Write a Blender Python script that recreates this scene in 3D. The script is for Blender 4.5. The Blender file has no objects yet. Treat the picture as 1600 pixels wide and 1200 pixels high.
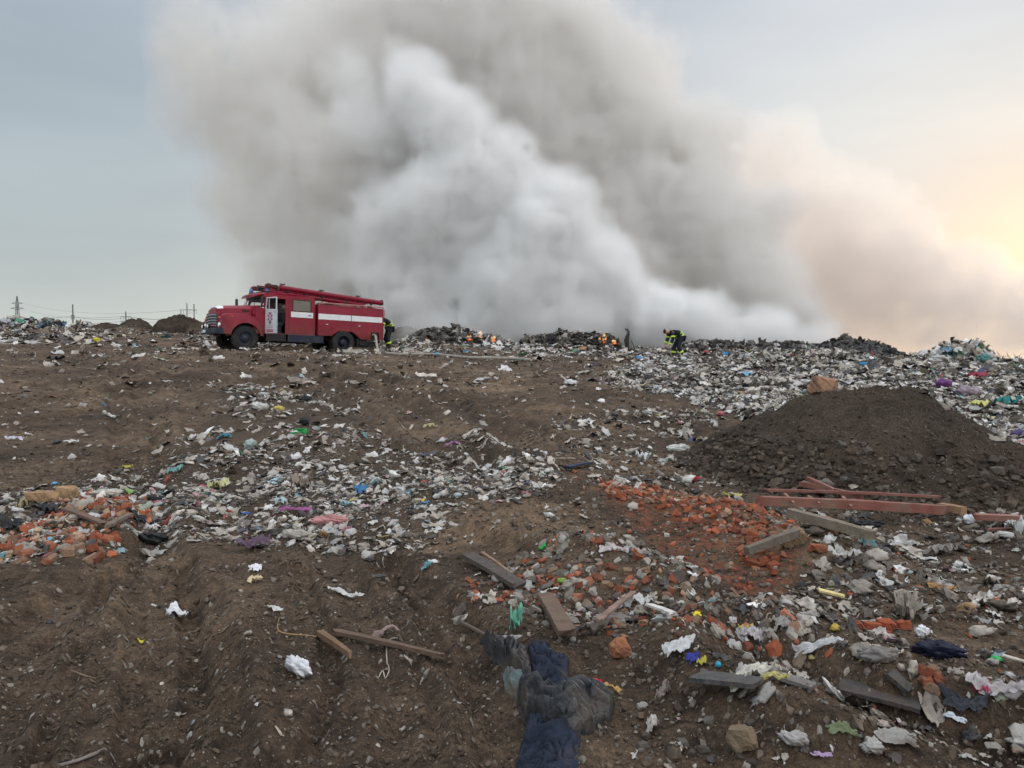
import bpy, bmesh, math, random
import numpy as np
from mathutils import Vector, Matrix, Euler
R = math.radians
scene = bpy.context.scene
C = scene.collection
rng = np.random.default_rng(7)
random.seed(7)

# ------------------------------------------------------------ camera
FPX = 1200.0
CAMZ = 1.6
cam_d = bpy.data.cameras.new('camera'); cam = bpy.data.objects.new('camera', cam_d); C.objects.link(cam)
cam_d.sensor_width = 36; cam_d.lens = 36*FPX/1600
PITCH = math.atan(40/FPX)
cam.location = (0, 0, CAMZ); cam.rotation_euler = (math.pi/2-PITCH, 0, 0)
cam_d.clip_start = 0.05; cam_d.clip_end = 6000
scene.camera = cam

# ------------------------------------------------------------ world, sun, exposure
SUN_EL, SUN_AZ = R(5.5), R(34.5)          # azimuth measured from +Y towards +X
w = bpy.data.worlds.new('World'); scene.world = w; w.use_nodes = True
nt = w.node_tree; nt.nodes.clear()
def N(nt, t, **k):
    n = nt.nodes.new(t)
    for a, b in k.items(): setattr(n, a, b)
    return n
def ramp(nt, stops, fac=None, interp='LINEAR'):
    r = N(nt, 'ShaderNodeValToRGB'); cr = r.color_ramp; cr.interpolation = interp
    while len(cr.elements) < len(stops): cr.elements.new(0.5)
    for e, (p, c) in zip(cr.elements, stops):
        e.position = p; e.color = (*c, 1) if len(c) == 3 else c
    if fac is not None: nt.links.new(fac, r.inputs[0])
    return r
out = N(nt, 'ShaderNodeOutputWorld')
sky = N(nt, 'ShaderNodeTexSky', sky_type='NISHITA', sun_disc=False, sun_elevation=SUN_EL, sun_rotation=SUN_AZ)
sky.air_density = 1.2; sky.dust_density = 4.0; sky.ozone_density = 1.5; sky.altitude = 200
bgs = N(nt, 'ShaderNodeBackground'); bgs.inputs[1].default_value = 0.05
nt.links.new(sky.outputs[0], bgs.inputs[0])
# hazy veil of high thin cloud: colours by elevation and by nearness to the sun
tc = N(nt, 'ShaderNodeTexCoord'); sep = N(nt, 'ShaderNodeSeparateXYZ'); nt.links.new(tc.outputs['Generated'], sep.inputs[0])
def M(op, a, b=None, c=None, clamp=False):
    n = N(nt, 'ShaderNodeMath', operation=op); n.use_clamp = clamp
    for i, v in enumerate((a, b, c)):
        if v is None: continue
        if isinstance(v, (int, float)): n.inputs[i].default_value = v
        else: nt.links.new(v, n.inputs[i])
    return n.outputs[0]
def VM(op, a, b):
    n = N(nt, 'ShaderNodeVectorMath', operation=op)
    for i, v in enumerate((a, b)):
        if isinstance(v, tuple): n.inputs[i].default_value = v
        else: nt.links.new(v, n.inputs[i])
    return n
sdir = (math.sin(SUN_AZ)*math.cos(SUN_EL), math.cos(SUN_AZ)*math.cos(SUN_EL), math.sin(SUN_EL))
left = VM('DOT_PRODUCT', tc.outputs['Generated'], (math.sin(R(90)), 0, 0)).outputs['Value']   # -1 west .. +1 east
el = sep.outputs['Z']
# left column colours by elevation, right column colours by elevation
S = lambda r, g, b: tuple(((v/255)/12.92 if v/255 <= .04045 else ((v/255+.055)/1.055)**2.4) for v in (r, g, b))
rl = ramp(nt, [(0, S(204,208,200)), (.06, S(196,203,200)), (.14, S(184,194,197)), (.28, S(174,187,195)), (.44, S(170,184,197)), (.62, S(196,206,218)), (1, S(250,252,255))], el)
rc = ramp(nt, [(0, S(224,220,206)), (.06, S(220,219,208)), (.14, S(206,209,206)), (.28, S(196,203,209)), (.44, S(190,199,209)), (.62, S(206,212,220)), (1, S(250,252,255))], el)
rr = ramp(nt, [(0, S(244,208,178)), (.07, S(238,214,194)), (.16, S(231,228,224)), (.28, S(226,229,229)), (.44, S(214,220,229)), (.62, S(212,216,224)), (1, S(250,252,255))], el)
mr = N(nt, 'ShaderNodeMapRange'); mr.inputs[1].default_value = -.55; mr.inputs[2].default_value = .02; mr.interpolation_type = 'SMOOTHSTEP'; nt.links.new(left, mr.inputs[0])
mr2 = N(nt, 'ShaderNodeMapRange'); mr2.inputs[1].default_value = .0; mr2.inputs[2].default_value = .42; mr2.interpolation_type = 'SMOOTHSTEP'; nt.links.new(left, mr2.inputs[0])
def MIX(f, a, b, bt='MIX'):
    m = N(nt, 'ShaderNodeMix', data_type='RGBA', blend_type=bt)
    if isinstance(f, float): m.inputs[0].default_value = f
    else: nt.links.new(f, m.inputs[0])
    for i, v in ((6, a), (7, b)):
        if isinstance(v, tuple): m.inputs[i].default_value = (*v, 1)
        else: nt.links.new(v, m.inputs[i])
    return m.outputs[2]
col = MIX(mr.outputs[0], rl.outputs[0], rc.outputs[0]); col = MIX(mr2.outputs[0], col, rr.outputs[0])
# glow of the low hazy sun
sd = VM('DOT_PRODUCT', tc.outputs['Generated'], sdir).outputs['Value']
g1 = M('POWER', M('MAXIMUM', sd, 0.0), 260.0); g2 = M('POWER', M('MAXIMUM', sd, 0.0), 60.0)
col = MIX(M('MULTIPLY', g2, .42, clamp=True), col, (1.0, .80, .62))
col = MIX(M('MULTIPLY', g1, .75, clamp=True), col, (1.25, 1.0, .72))
# soft cloud streaks
mp = N(nt, 'ShaderNodeMapping'); mp.inputs['Scale'].default_value = (1.2, 1.2, 5.0); nt.links.new(tc.outputs['Generated'], mp.inputs[0])
nz = N(nt, 'ShaderNodeTexNoise'); nz.inputs['Scale'].default_value = 2.2; nz.inputs['Detail'].default_value = 4; nt.links.new(mp.outputs[0], nz.inputs['Vector'])
cl = ramp(nt, [(.3, (.93,.93,.94)), (.7, (1.05,1.05,1.05))], nz.outputs['Fac'])
col = MIX(1.0, col, cl.outputs[0], 'MULTIPLY')
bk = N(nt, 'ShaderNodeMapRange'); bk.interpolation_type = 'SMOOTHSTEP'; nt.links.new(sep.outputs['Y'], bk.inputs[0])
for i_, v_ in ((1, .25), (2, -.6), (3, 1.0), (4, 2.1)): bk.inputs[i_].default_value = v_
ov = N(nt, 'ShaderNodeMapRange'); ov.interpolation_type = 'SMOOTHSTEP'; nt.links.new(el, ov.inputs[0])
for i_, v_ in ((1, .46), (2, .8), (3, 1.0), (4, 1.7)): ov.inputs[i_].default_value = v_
gain = M('MAXIMUM', bk.outputs[0], ov.outputs[0])  # added gain: unseen sky behind camera and overhead brightened to light smoke and ground
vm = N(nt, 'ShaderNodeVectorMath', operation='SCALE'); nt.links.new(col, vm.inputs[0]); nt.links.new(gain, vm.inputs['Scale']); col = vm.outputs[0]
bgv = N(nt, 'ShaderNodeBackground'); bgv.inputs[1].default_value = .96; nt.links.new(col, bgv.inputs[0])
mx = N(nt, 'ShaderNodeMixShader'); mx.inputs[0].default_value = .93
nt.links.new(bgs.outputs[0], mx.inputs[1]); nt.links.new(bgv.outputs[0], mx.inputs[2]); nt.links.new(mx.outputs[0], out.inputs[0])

sl = bpy.data.lights.new('sun', 'SUN'); sun = bpy.data.objects.new('sun', sl); C.objects.link(sun)
sl.energy = 1.0; sl.angle = R(14); sl.color = (1, .86, .68)
sun.rotation_euler = Vector(sdir).to_track_quat('Z', 'Y').to_euler()

scene.view_settings.view_transform = 'Standard'; scene.view_settings.look = 'None'
scene.view_settings.gamma = 1; scene.view_settings.exposure = 0.14
cy = scene.cycles
cy.use_adaptive_sampling = True; cy.adaptive_threshold = 0.02
cy.use_denoising = True
cy.max_bounces = 12; cy.diffuse_bounces = 2; cy.glossy_bounces = 2; cy.transmission_bounces = 4; cy.transparent_max_bounces = 8
cy.volume_bounces = 10; cy.volume_step_rate = 1.3; cy.volume_max_steps = 256
cy.use_fast_gi = False

def tag(o, label=None, cat=None, group=None, kind=None):
    if label: o['label'] = label
    if cat: o['category'] = cat
    if group: o['group'] = group
    if kind: o['kind'] = kind
    elif cat: o['kind'] = 'thing'
    return o
# ------------------------------------------------------------ smoke (volumes built as voxel grids from numpy fields)
def lattice_noise(shape, cells, rg):
    """smooth value noise, cells = number of lattice cells per axis"""
    g = rg.random([max(2, int(c)+2) for c in cells]).astype(np.float32)
    for ax in range(3):
        n = shape[ax]; t = np.linspace(0, cells[ax], n, endpoint=False)
        i = np.floor(t).astype(int); i = np.minimum(i, g.shape[ax]-2); f = (t-i); f = (f*f*(3-2*f)).astype(np.float32)
        a = np.take(g, i, axis=ax); b = np.take(g, i+1, axis=ax)
        sh = [1, 1, 1]; sh[ax] = n; f = f.reshape(sh); g = a*(1-f)+b*f
    return g
def fbm(shape, ext, size, octv, rg, billow=False, gain=.5):
    tot = np.zeros(shape, np.float32); amp = 1; s = 0; L = size
    for _ in range(octv):
        v = lattice_noise(shape, [e/L for e in ext], rg)*2-1
        if billow: v = 1-2*np.abs(v)
        tot += amp*v; s += amp; amp *= gain; L *= .5
    return tot/s
def blob_world(px, py, Y, r):
    return ((px-800)/FPX*Y, Y, CAMZ+(560-py)/FPX*Y, r*Y/FPX)
def smoke_grid(name, label, blobs, lo, hi, vox, seed, warp, color, dens, edge, amp, aniso=0.25, absorb=None, billow_size=5.0, depth_sq=1.0, dpow=1.0):
    rg = np.random.default_rng(seed)
    ext = [hi[i]-lo[i] for i in range(3)]; shp = [int(e/vox)+1 for e in ext]
    ax = [np.linspace(lo[i], hi[i], shp[i], dtype=np.float32) for i in range(3)]
    W = [fbm(shp, ext, 8.0, 4, rg, gain=.6)*warp for _ in range(3)]
    F = np.zeros(shp, np.float32)
    for (px, py, Y, r, wt) in blobs:
        x, y, z, rr = blob_world(px, py, Y, r)
        sl_ = []
        for a, c_, ex in ((0, x, 1), (1, y, depth_sq), (2, z, 1)):
            m = rr*ex+warp*1.3
            i0 = max(0, int((c_-m-lo[a])/vox)); i1 = min(shp[a], int((c_+m-lo[a])/vox)+2)
            sl_.append(slice(i0, max(i0, i1)))
        sl_ = tuple(sl_)
        X = ax[0][sl_[0]][:, None, None]+W[0][sl_]-x
        Yy = (ax[1][sl_[1]][None, :, None]+W[1][sl_]-y)/depth_sq
        Z = ax[2][sl_[2]][None, None, :]+W[2][sl_]-z
        q = np.clip(1-(X*X+Yy*Yy+Z*Z)/(rr*rr), 0, 1)
        F[sl_] = np.maximum(F[sl_], wt*q)+.25*np.minimum(F[sl_], wt*q)
    bn = fbm(shp, ext, billow_size, 5, rg, billow=True, gain=.62)
    fn = fbm(shp, ext, 2.2, 3, rg, billow=True, gain=.6)
    D = F+amp*(bn*.8+fn*.45)*np.clip(F*6, 0, 1)-amp*.25
    D = np.clip((D-.02)/edge, 0, 1); D = D*D*(3-2*D)
    D *= (F > 0)
    D *= np.clip(F*1.15, 0, 1.1)**dpow*(1+.45*lattice_noise(shp, [e/7. for e in ext], rg))
    D *= np.clip(1+1.0*fbm(shp, ext, 1.7, 3, rg, billow=True, gain=.6), .15, 2)
    # fade at the domain walls
    for a in range(3):
        t = np.arange(shp[a]); e = np.minimum(t, shp[a]-1-t)/6.0
        sh = [1, 1, 1]; sh[a] = shp[a]; D *= np.clip(e, 0, 1).reshape(sh).astype(np.float32)
    me = bpy.data.meshes.new(name); n = D.size; me.vertices.add(n)
    gx, gy, gz = np.meshgrid(*ax, indexing='ij')
    co = np.stack([gx.ravel(), gy.ravel(), gz.ravel()], 1).astype(np.float32)
    me.vertices.foreach_set('co', co.ravel())
    at = me.attributes.new('density', 'FLOAT', 'POINT'); at.data.foreach_set('value', D.ravel())
    o = bpy.data.objects.new(name, me); C.objects.link(o)
    m = bpy.data.materials.new(name+'_material'); m.use_nodes = True; t = m.node_tree; t.nodes.clear()
    mo = t.nodes.new('ShaderNodeOutputMaterial'); pv = t.nodes.new('ShaderNodeVolumePrincipled')
    pv.inputs['Color'].default_value = (*color, 1); pv.inputs['Density'].default_value = dens
    pv.inputs['Anisotropy'].default_value = aniso
    t.links.new(pv.outputs[0], mo.inputs['Volume'])
    ng = bpy.data.node_groups.new(name+'_nodes', 'GeometryNodeTree')
    ng.interface.new_socket('Geometry', in_out='INPUT', socket_type='NodeSocketGeometry')
    ng.interface.new_socket('Geometry', in_out='OUTPUT', socket_type='NodeSocketGeometry')
    gi = ng.nodes.new('NodeGroupInput'); go = ng.nodes.new('NodeGroupOutput')
    vc = ng.nodes.new('GeometryNodeVolumeCube'); L = ng.links.new
    vc.inputs['Min'].default_value = lo; vc.inputs['Max'].default_value = hi
    for i, k in enumerate(('Resolution X', 'Resolution Y', 'Resolution Z')): vc.inputs[k].default_value = shp[i]
    pos = ng.nodes.new('GeometryNodeInputPosition'); sp = ng.nodes.new('ShaderNodeSeparateXYZ'); L(pos.outputs[0], sp.inputs[0])
    def mth(op, a, b):
        q = ng.nodes.new('ShaderNodeMath'); q.operation = op
        for i, v in enumerate((a, b)):
            if isinstance(v, (int, float)): q.inputs[i].default_value = v
            else: L(v, q.inputs[i])
        return q.outputs[0]
    ids = []
    for a in range(3):
        v = mth('SUBTRACT', sp.outputs[a], float(lo[a])); v = mth('MULTIPLY', v, (shp[a]-1)/ext[a]); v = mth('ROUND', v, 0)
        v = mth('MINIMUM', v, shp[a]-1); v = mth('MAXIMUM', v, 0); ids.append(v)
    idx = mth('ADD', mth('MULTIPLY', mth('ADD', mth('MULTIPLY', ids[0], shp[1]), ids[1]), shp[2]), ids[2])
    na = ng.nodes.new('GeometryNodeInputNamedAttribute'); na.data_type = 'FLOAT'; na.inputs['Name'].default_value = 'density'
    si = ng.nodes.new('GeometryNodeSampleIndex'); si.data_type = 'FLOAT'; si.domain = 'POINT'; si.clamp = True
    L(gi.outputs[0], si.inputs['Geometry']); L(na.outputs['Attribute'], si.inputs['Value']); L(idx, si.inputs['Index'])
    L(si.outputs[0], vc.inputs['Density'])
    sm = ng.nodes.new('GeometryNodeSetMaterial'); sm.inputs['Material'].default_value = m
    L(vc.outputs[0], sm.inputs[0]); L(sm.outputs[0], go.inputs[0])
    md = o.modifiers.new('voxels', 'NODES'); md.node_group = ng
    me.materials.append(m)
    tag(o, label, 'smoke', kind='stuff')
    return o
# ------------------------------------------------------------ numpy noise and terrain height
_perm = np.random.default_rng(11).random((256, 256)).astype(np.float64)
def vnoise(x, y, seed=0):
    x = np.asarray(x, float)+seed*17.31; y = np.asarray(y, float)+seed*9.77
    xi = np.floor(x).astype(np.int64); yi = np.floor(y).astype(np.int64); fx = x-xi; fy = y-yi
    fx = fx*fx*fx*(fx*(fx*6-15)+10); fy = fy*fy*fy*(fy*(fy*6-15)+10)
    a = _perm[xi & 255, yi & 255]; b = _perm[(xi+1) & 255, yi & 255]; c = _perm[xi & 255, (yi+1) & 255]; d = _perm[(xi+1) & 255, (yi+1) & 255]
    return ((a*(1-fx)+b*fx)*(1-fy)+(c*(1-fx)+d*fx)*fy)*2-1
def fb(x, y, scale, octv=4, seed=0, gain=.5, ridge=False):
    t = 0; a = 1; s = 0; f = 1/scale
    for k in range(octv):
        # rotate every octave so that lattice directions do not line up
        ca, sa = math.cos(.7*k+.4), math.sin(.7*k+.4)
        v = vnoise((x*ca-y*sa)*f, (x*sa+y*ca)*f, seed+k*3)
        if ridge: v = 1-2*np.abs(v)
        t = t+a*v; s += a; a *= gain; f *= 2.03
    return t/s
def sstep(a, b, x):
    t = np.clip((x-a)/(b-a), 0, 1); return t*t*(3-2*t)
_rows = [1, 3, 5, 8, 12, 18, 25, 32, 42, 55, 70, 120, 400]
_cols = {-.667: [0, 0, .02, .12, .45, 1.0, 1.75, 2.45, 3.25, 3.95, 3.9, -4, -9],
         -.333: [0, 0, .03, .10, .42, .95, 1.55, 2.05, 2.75, 3.40, 3.1, -4, -9],
          .0:   [0, 0, .05, .12, .40, .90, 1.42, 1.88, 2.22, 2.30, 1.9, -4, -9],
          .333: [0, 0, .00, .04, .20, .62, 1.08, 1.50, 1.92, 2.02, 1.5, -4, -9],
          .667: [0, 0, -.02, .00, .10, .32, .68, .98, 1.32, 1.42, .9, -4, -9]}
_ts = sorted(_cols)
_NA, _NR = 181, 300
_aa = np.linspace(-1.0, 1.0, _NA); _lr = np.linspace(0, math.log(420), _NR)
_tab = np.zeros((_NA, _NR))
for i_, a_ in enumerate(_aa):
    t_ = np.clip(math.tan(a_), -.667, .667); r_ = np.exp(_lr)*math.cos(max(-.6, min(.6, a_)))
    vals = [np.interp(r_, _rows, _cols[k]) for k in _ts]
    j = min(max(int(np.searchsorted(_ts, t_))-1, 0), 3); f_ = (t_-_ts[j])/(_ts[j+1]-_ts[j])
    _tab[i_] = vals[j]*(1-f_)+vals[j+1]*f_
def _blur(a, n, axis):
    k = np.hanning(2*n+3)[1:-1]; k /= k.sum(); p = [(0, 0), (0, 0)]; p[axis] = (n, n)
    b = np.pad(a, p, mode='edge'); return np.apply_along_axis(lambda v: np.convolve(v, k, 'valid'), axis, b)
_tab = _blur(_blur(_tab, 16, 0), 9, 1)
def h_base(x, y):
    a = np.clip(np.arctan2(x, y), -1, 1); r = np.hypot(x, y)
    u = (a+1)/2*(_NA-1); v = np.clip(np.log(np.maximum(r, 1))/_lr[-1], 0, 1)*(_NR-1)
    ui = np.minimum(u.astype(int), _NA-2); vi = np.minimum(v.astype(int), _NR-2); fu = u-ui; fv = v-vi
    return (_tab[ui, vi]*(1-fu)+_tab[ui+1, vi]*fu)*(1-fv)+(_tab[ui, vi+1]*(1-fu)+_tab[ui+1, vi+1]*fu)*fv
def to_px(x, y, z):
    cp, sp_ = math.cos(PITCH), math.sin(PITCH)
    f = y*cp-(z-CAMZ)*sp_; u = y*sp_+(z-CAMZ)*cp
    f = np.maximum(f, .05)
    return 800+FPX*x/f, 600-FPX*u/f
def ray(px, py):
    dx = (np.asarray(px, float)-800)/FPX; dz = (600-np.asarray(py, float))/FPX
    cp, sp_ = math.cos(PITCH), math.sin(PITCH)
    return dx, cp+dz*sp_, -sp_+dz*cp
def unproject(px, py, hf, far=75.0):
    """where pixels meet the height field"""
    dx, dy, dz = ray(px, py); dx, dy, dz = np.broadcast_arrays(dx, dy, dz)
    s = np.full(dx.shape, 1.5); hit = np.zeros(dx.shape, bool); sh = np.full(dx.shape, np.nan)
    prev = s.copy()
    for k in range(420):
        x, y, z = dx*s, dy*s, CAMZ+dz*s
        below = (z < hf(x, y)) & ~hit
        if below.any():
            a = prev[below].copy(); b = s[below].copy()
            for _ in range(12):
                m = (a+b)/2; w_ = CAMZ+dz[below]*m < hf(dx[below]*m, dy[below]*m)
                b = np.where(w_, m, b); a = np.where(w_, a, m)
            sh[below] = b; hit |= below
        if hit.all(): break
        prev = s.copy(); s = s*1.0105
        if s.min() > far*1.3: break
    sh = np.where(np.isnan(sh), far, sh)
    return dx*sh, dy*sh
def flat_pt(px, py):
    x, y = unproject(np.array([px]), np.array([py]), h_base); return float(x[0]), float(y[0])
# ruts pressed by wheels and tracks, and soft berms beside them: polylines in metres on the ground
def poly_dist(x, y, pts):
    best = np.full(np.shape(x), 1e9); side = np.zeros(np.shape(x)); acc = 0.
    for (ax, ay), (bx, by) in zip(pts[:-1], pts[1:]):
        vx, vy = bx-ax, by-ay; L2 = vx*vx+vy*vy
        t = np.clip(((x-ax)*vx+(y-ay)*vy)/L2, 0, 1); ex = x-(ax+t*vx); ey = y-(ay+t*vy); d = np.hypot(ex, ey)
        sd = np.sign(vx*ey-vy*ex); m = d < best; best = np.where(m, d, best); side = np.where(m, acc+t*math.sqrt(L2), side); acc += math.sqrt(L2)
    return best, side
def pxl(*p): return [flat_pt(*q) for q in p]
RUTS = [  # points, half width, depth, berm
    (pxl((250,1198),(262,1100),(262,1000),(258,900),(240,840),(232,740),(225,660),(215,600),(205,560)), .17, .065, .035),
    (pxl((-60,1060),(60,980),(150,915),(215,860)), .20, .06, .035),
    (pxl((-40,1190),(20,1120),(60,1040),(100,990)), .10, .04, .02),
    (pxl((800,1198),(790,1130),(720,1010),(660,940),(610,880)), .16, .075, .035),
    (pxl((640,1198),(650,1100),(610,1000),(560,930)), .14, .03, .02),
    (pxl((360,1198),(350,1090),(330,1000),(320,930)), .10, .05, .03),
    (pxl((150,1198),(170,1080),(180,980),(180,900)), .10, .03, .01),
    (pxl((830,720),(760,670),(690,630),(610,600),(540,575)), .30, .07, .06),
    (pxl((690,700),(640,650),(590,615),(530,590),(440,570)), .30, .08, .06),
    (pxl((310,700),(300,650),(290,610),(270,570)), .22, .05, .04),
    (pxl((1130,690),(980,660),(820,640),(640,620),(400,600)), .35, .04, .05),
    (pxl((1000,615),(820,600),(640,585),(420,580)), .4, .05, .05),
    (pxl((0,640),(120,620),(260,600),(420,590)), .35, .06, .06),
    (pxl((760,830),(860,860),(960,890),(1080,930)), .3, -.10, .0),
    (pxl((1230,1060),(1330,1120),(1480,1150),(1600,1180)), .3, .10, .06),
]
for k_, (q0, q1, q2, q3) in enumerate((((195,1198),(205,1080),(212,980),(210,890)), ((300,1198),(305,1080),(300,980),(290,890)), ((60,1198),(95,1100),(130,1010),(165,900)), ((480,1198),(520,1080),(510,990),(470,900)), ((700,1198),(690,1100),(640,990),(585,890)), ((740,1198),(725,1090),(670,985),(610,885)),
        ((200,800),(190,700),(182,620),(180,560)), ((262,740),(250,660),(240,600),(232,550)), ((620,700),(570,645),(520,605),(450,575)), ((760,740),(700,665),(620,620),(520,585)), ((880,700),(820,660),(720,625),(600,590)), ((560,660),(510,625),(450,595),(380,580)), ((1080,640),(900,612),(720,598),(500,590)), ((0,610),(150,598),(300,585),(420,575)), ((0,660),(100,650),(220,620),(330,600)))):
    RUTS.append((pxl(q0, q1, q2, q3), (.055, .07, .05)[k_ % 3] if k_ < 6 else .16, .035 if k_ < 6 else .055, .018 if k_ < 6 else .03))
BERMS = [  # raised ridges of pushed earth
    (pxl((400,1198),(400,1100),(380,1010),(390,950),(430,905),(450,880)), .22, .07),
    (pxl((930,1198),(880,1120),(820,1050),(770,990),(700,950)), .30, .08),
    (pxl((50,900),(200,880),(330,875),(420,870)), .35, .04),
    (pxl((960,1040),(1100,1090),(1200,1150),(1290,1198)), .45, .14),
    (pxl((930,900),(1060,960),(1190,1010),(1290,1050)), .6, .14),
    (pxl((0,820),(140,800),(260,800),(400,780),(560,770)), .9, .07),
    (pxl((420,640),(500,690),(600,740),(700,790)), .9, .07),
    (pxl((1000,800),(1100,810),(1200,850),(1320,880)), .6, .14),
    (pxl((700,700),(800,720),(880,770)), .7, .10),
    (pxl((0,600),(200,590),(400,640)), .9, .08),
]
FIELD = [(740,540),(860,552),(960,556),(985,574),(920,596),(960,612),(1060,626),(1150,655),(1230,690),(1420,740),(1560,760),(1700,800),(1700,500),(700,500)]
BAND = [(390,595),(520,632),(600,680),(660,720),(700,690),(800,690),(880,745),(830,790),(740,800),(660,850),(600,872),(500,868),(420,868),(330,850),(200,860),(150,880),(-60,890),(-60,760),(150,745),(230,715),(280,680),(330,650)]
def in_poly(px, py, poly):
    r = np.zeros(np.shape(px), bool); n = len(poly)
    for i in range(n):
        (x1, y1), (x2, y2) = poly[i], poly[(i+1) % n]
        c = ((y1 > py) != (y2 > py)) & (px < (x2-x1)*(py-y1)/((y2-y1) or 1e-9)+x1); r ^= c
    return r
# zones are found once on a polar raster and sampled afterwards
_ZA, _ZR = 700, 700
_za = np.linspace(-.75, .75, _ZA); _zr = np.exp(np.linspace(math.log(1.5), math.log(90), _ZR))
_zx = np.sin(_za)[:, None]*_zr[None, :]; _zy = np.cos(_za)[:, None]*_zr[None, :]
_zpx, _zpy = to_px(_zx, _zy, h_base(_zx, _zy))
_zpx = _zpx+22*fb(_zx, _zy, 1.6, 3, 31); _zpy = _zpy+14*fb(_zx, _zy, 1.6, 3, 37)
def _zone(poly, blur=6):
    return _blur(_blur(in_poly(_zpx, _zpy, poly).astype(float), blur, 0), blur, 1)
def zsample(tab, x, y):
    a = np.clip((np.arctan2(x, y)+.75)/1.5, 0, 1)*(_ZA-1); r = np.clip(np.log(np.maximum(np.hypot(x, y), 1.5)/1.5)/math.log(60), 0, 1)*(_ZR-1)
    return tab[a.astype(int), r.astype(int)]
Z_FIELD = _zone(FIELD, 5); Z_BAND = _zone(BAND, 6)
Z_SAND = _zone([(700,790),(770,775),(900,790),(1000,830),(960,880),(880,900),(800,880),(720,860),(640,880),(600,860),(640,820)], 10)
Z_BRICK = _zone([(860,770),(960,755),(1100,775),(1230,815),(1300,870),(1260,930),(1200,960),(1000,900),(860,890),(760,960),(700,950),(880,860),(1000,850)], 14)
Z_RUB = _zone([(780,900),(900,860),(1010,880),(1100,930),(1210,990),(1290,1040),(1240,1070),(1130,1040),(960,1030),(880,1000),(700,970)], 8)
Z_FORE = _zone([(1120,810),(1640,790),(1640,1230),(1000,1230),(1040,1060),(1100,1000),(1180,950),(1300,900)], 14)
Z_FARL = _zone([(-60,517),(130,520),(180,545),(60,560),(-60,565)], 4)
Z_TR = _zone([(300,522),(360,518),(620,520),(700,545),(600,552),(420,545),(300,540)], 3)
Z_MID = _zone([(860,665),(980,640),(1120,650),(1120,780),(960,770),(900,720)], 10)
MOUND = (4.95, 10.4, 2.52, 2.6, 1.24)     # centre x, y, radii, height
def mound_h(x, y):
    cx_, cy_, rx, ry, H = MOUND
    q = np.hypot((x-cx_)/rx, (y-cy_)/ry)*(1+.06*fb(x, y, 1.5, 2, 77))
    s = np.clip(1-q, 0, 1)
    hh = H*(1.12*s-.12*s*s)*sstep(0, .18, s)**.35
    hh = hh-np.maximum(hh-H*.84, 0)*.55
    amp = sstep(0, .15, s)
    return hh+amp*(.20*fb(x, y, 1.0, 4, 51, gain=.6)+.07*fb(x, y, .25, 4, 55, ridge=True)), s
def h_noise(x, y, fine=True):
    r = np.hypot(x, y); far = np.clip(1-r/90, 0, 1)
    z = .10*fb(x, y, 5.0, 3, 1)*sstep(3, 14, r)*far+.045*fb(x, y, 1.3, 3, 5)*far
    rough = .35+.65*sstep(-.2, .5, fb(x, y, 2.2, 2, 9))
    z += rough*.030*fb(x, y, .42, 3, 13, ridge=True)*far
    if fine: z += (.5+rough)*(.012*fb(x, y, .12, 3, 17)+.006*fb(x, y, .035, 2, 19))*np.clip(1-r/25, 0, 1)
    f = zsample(Z_FIELD, x, y); b = zsample(Z_BAND, x, y); o = zsample(Z_FORE, x, y)
    z += f*(.34*fb(x, y, 4.2, 4, 23, gain=.6)+.10*fb(x, y, .9, 2, 29)*far)
    z += b*(.075*fb(x, y, .9, 4, 33, gain=.6)+.01)
    z += o*(.07*fb(x, y, .8, 4, 43, gain=.6))
    return z
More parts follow.
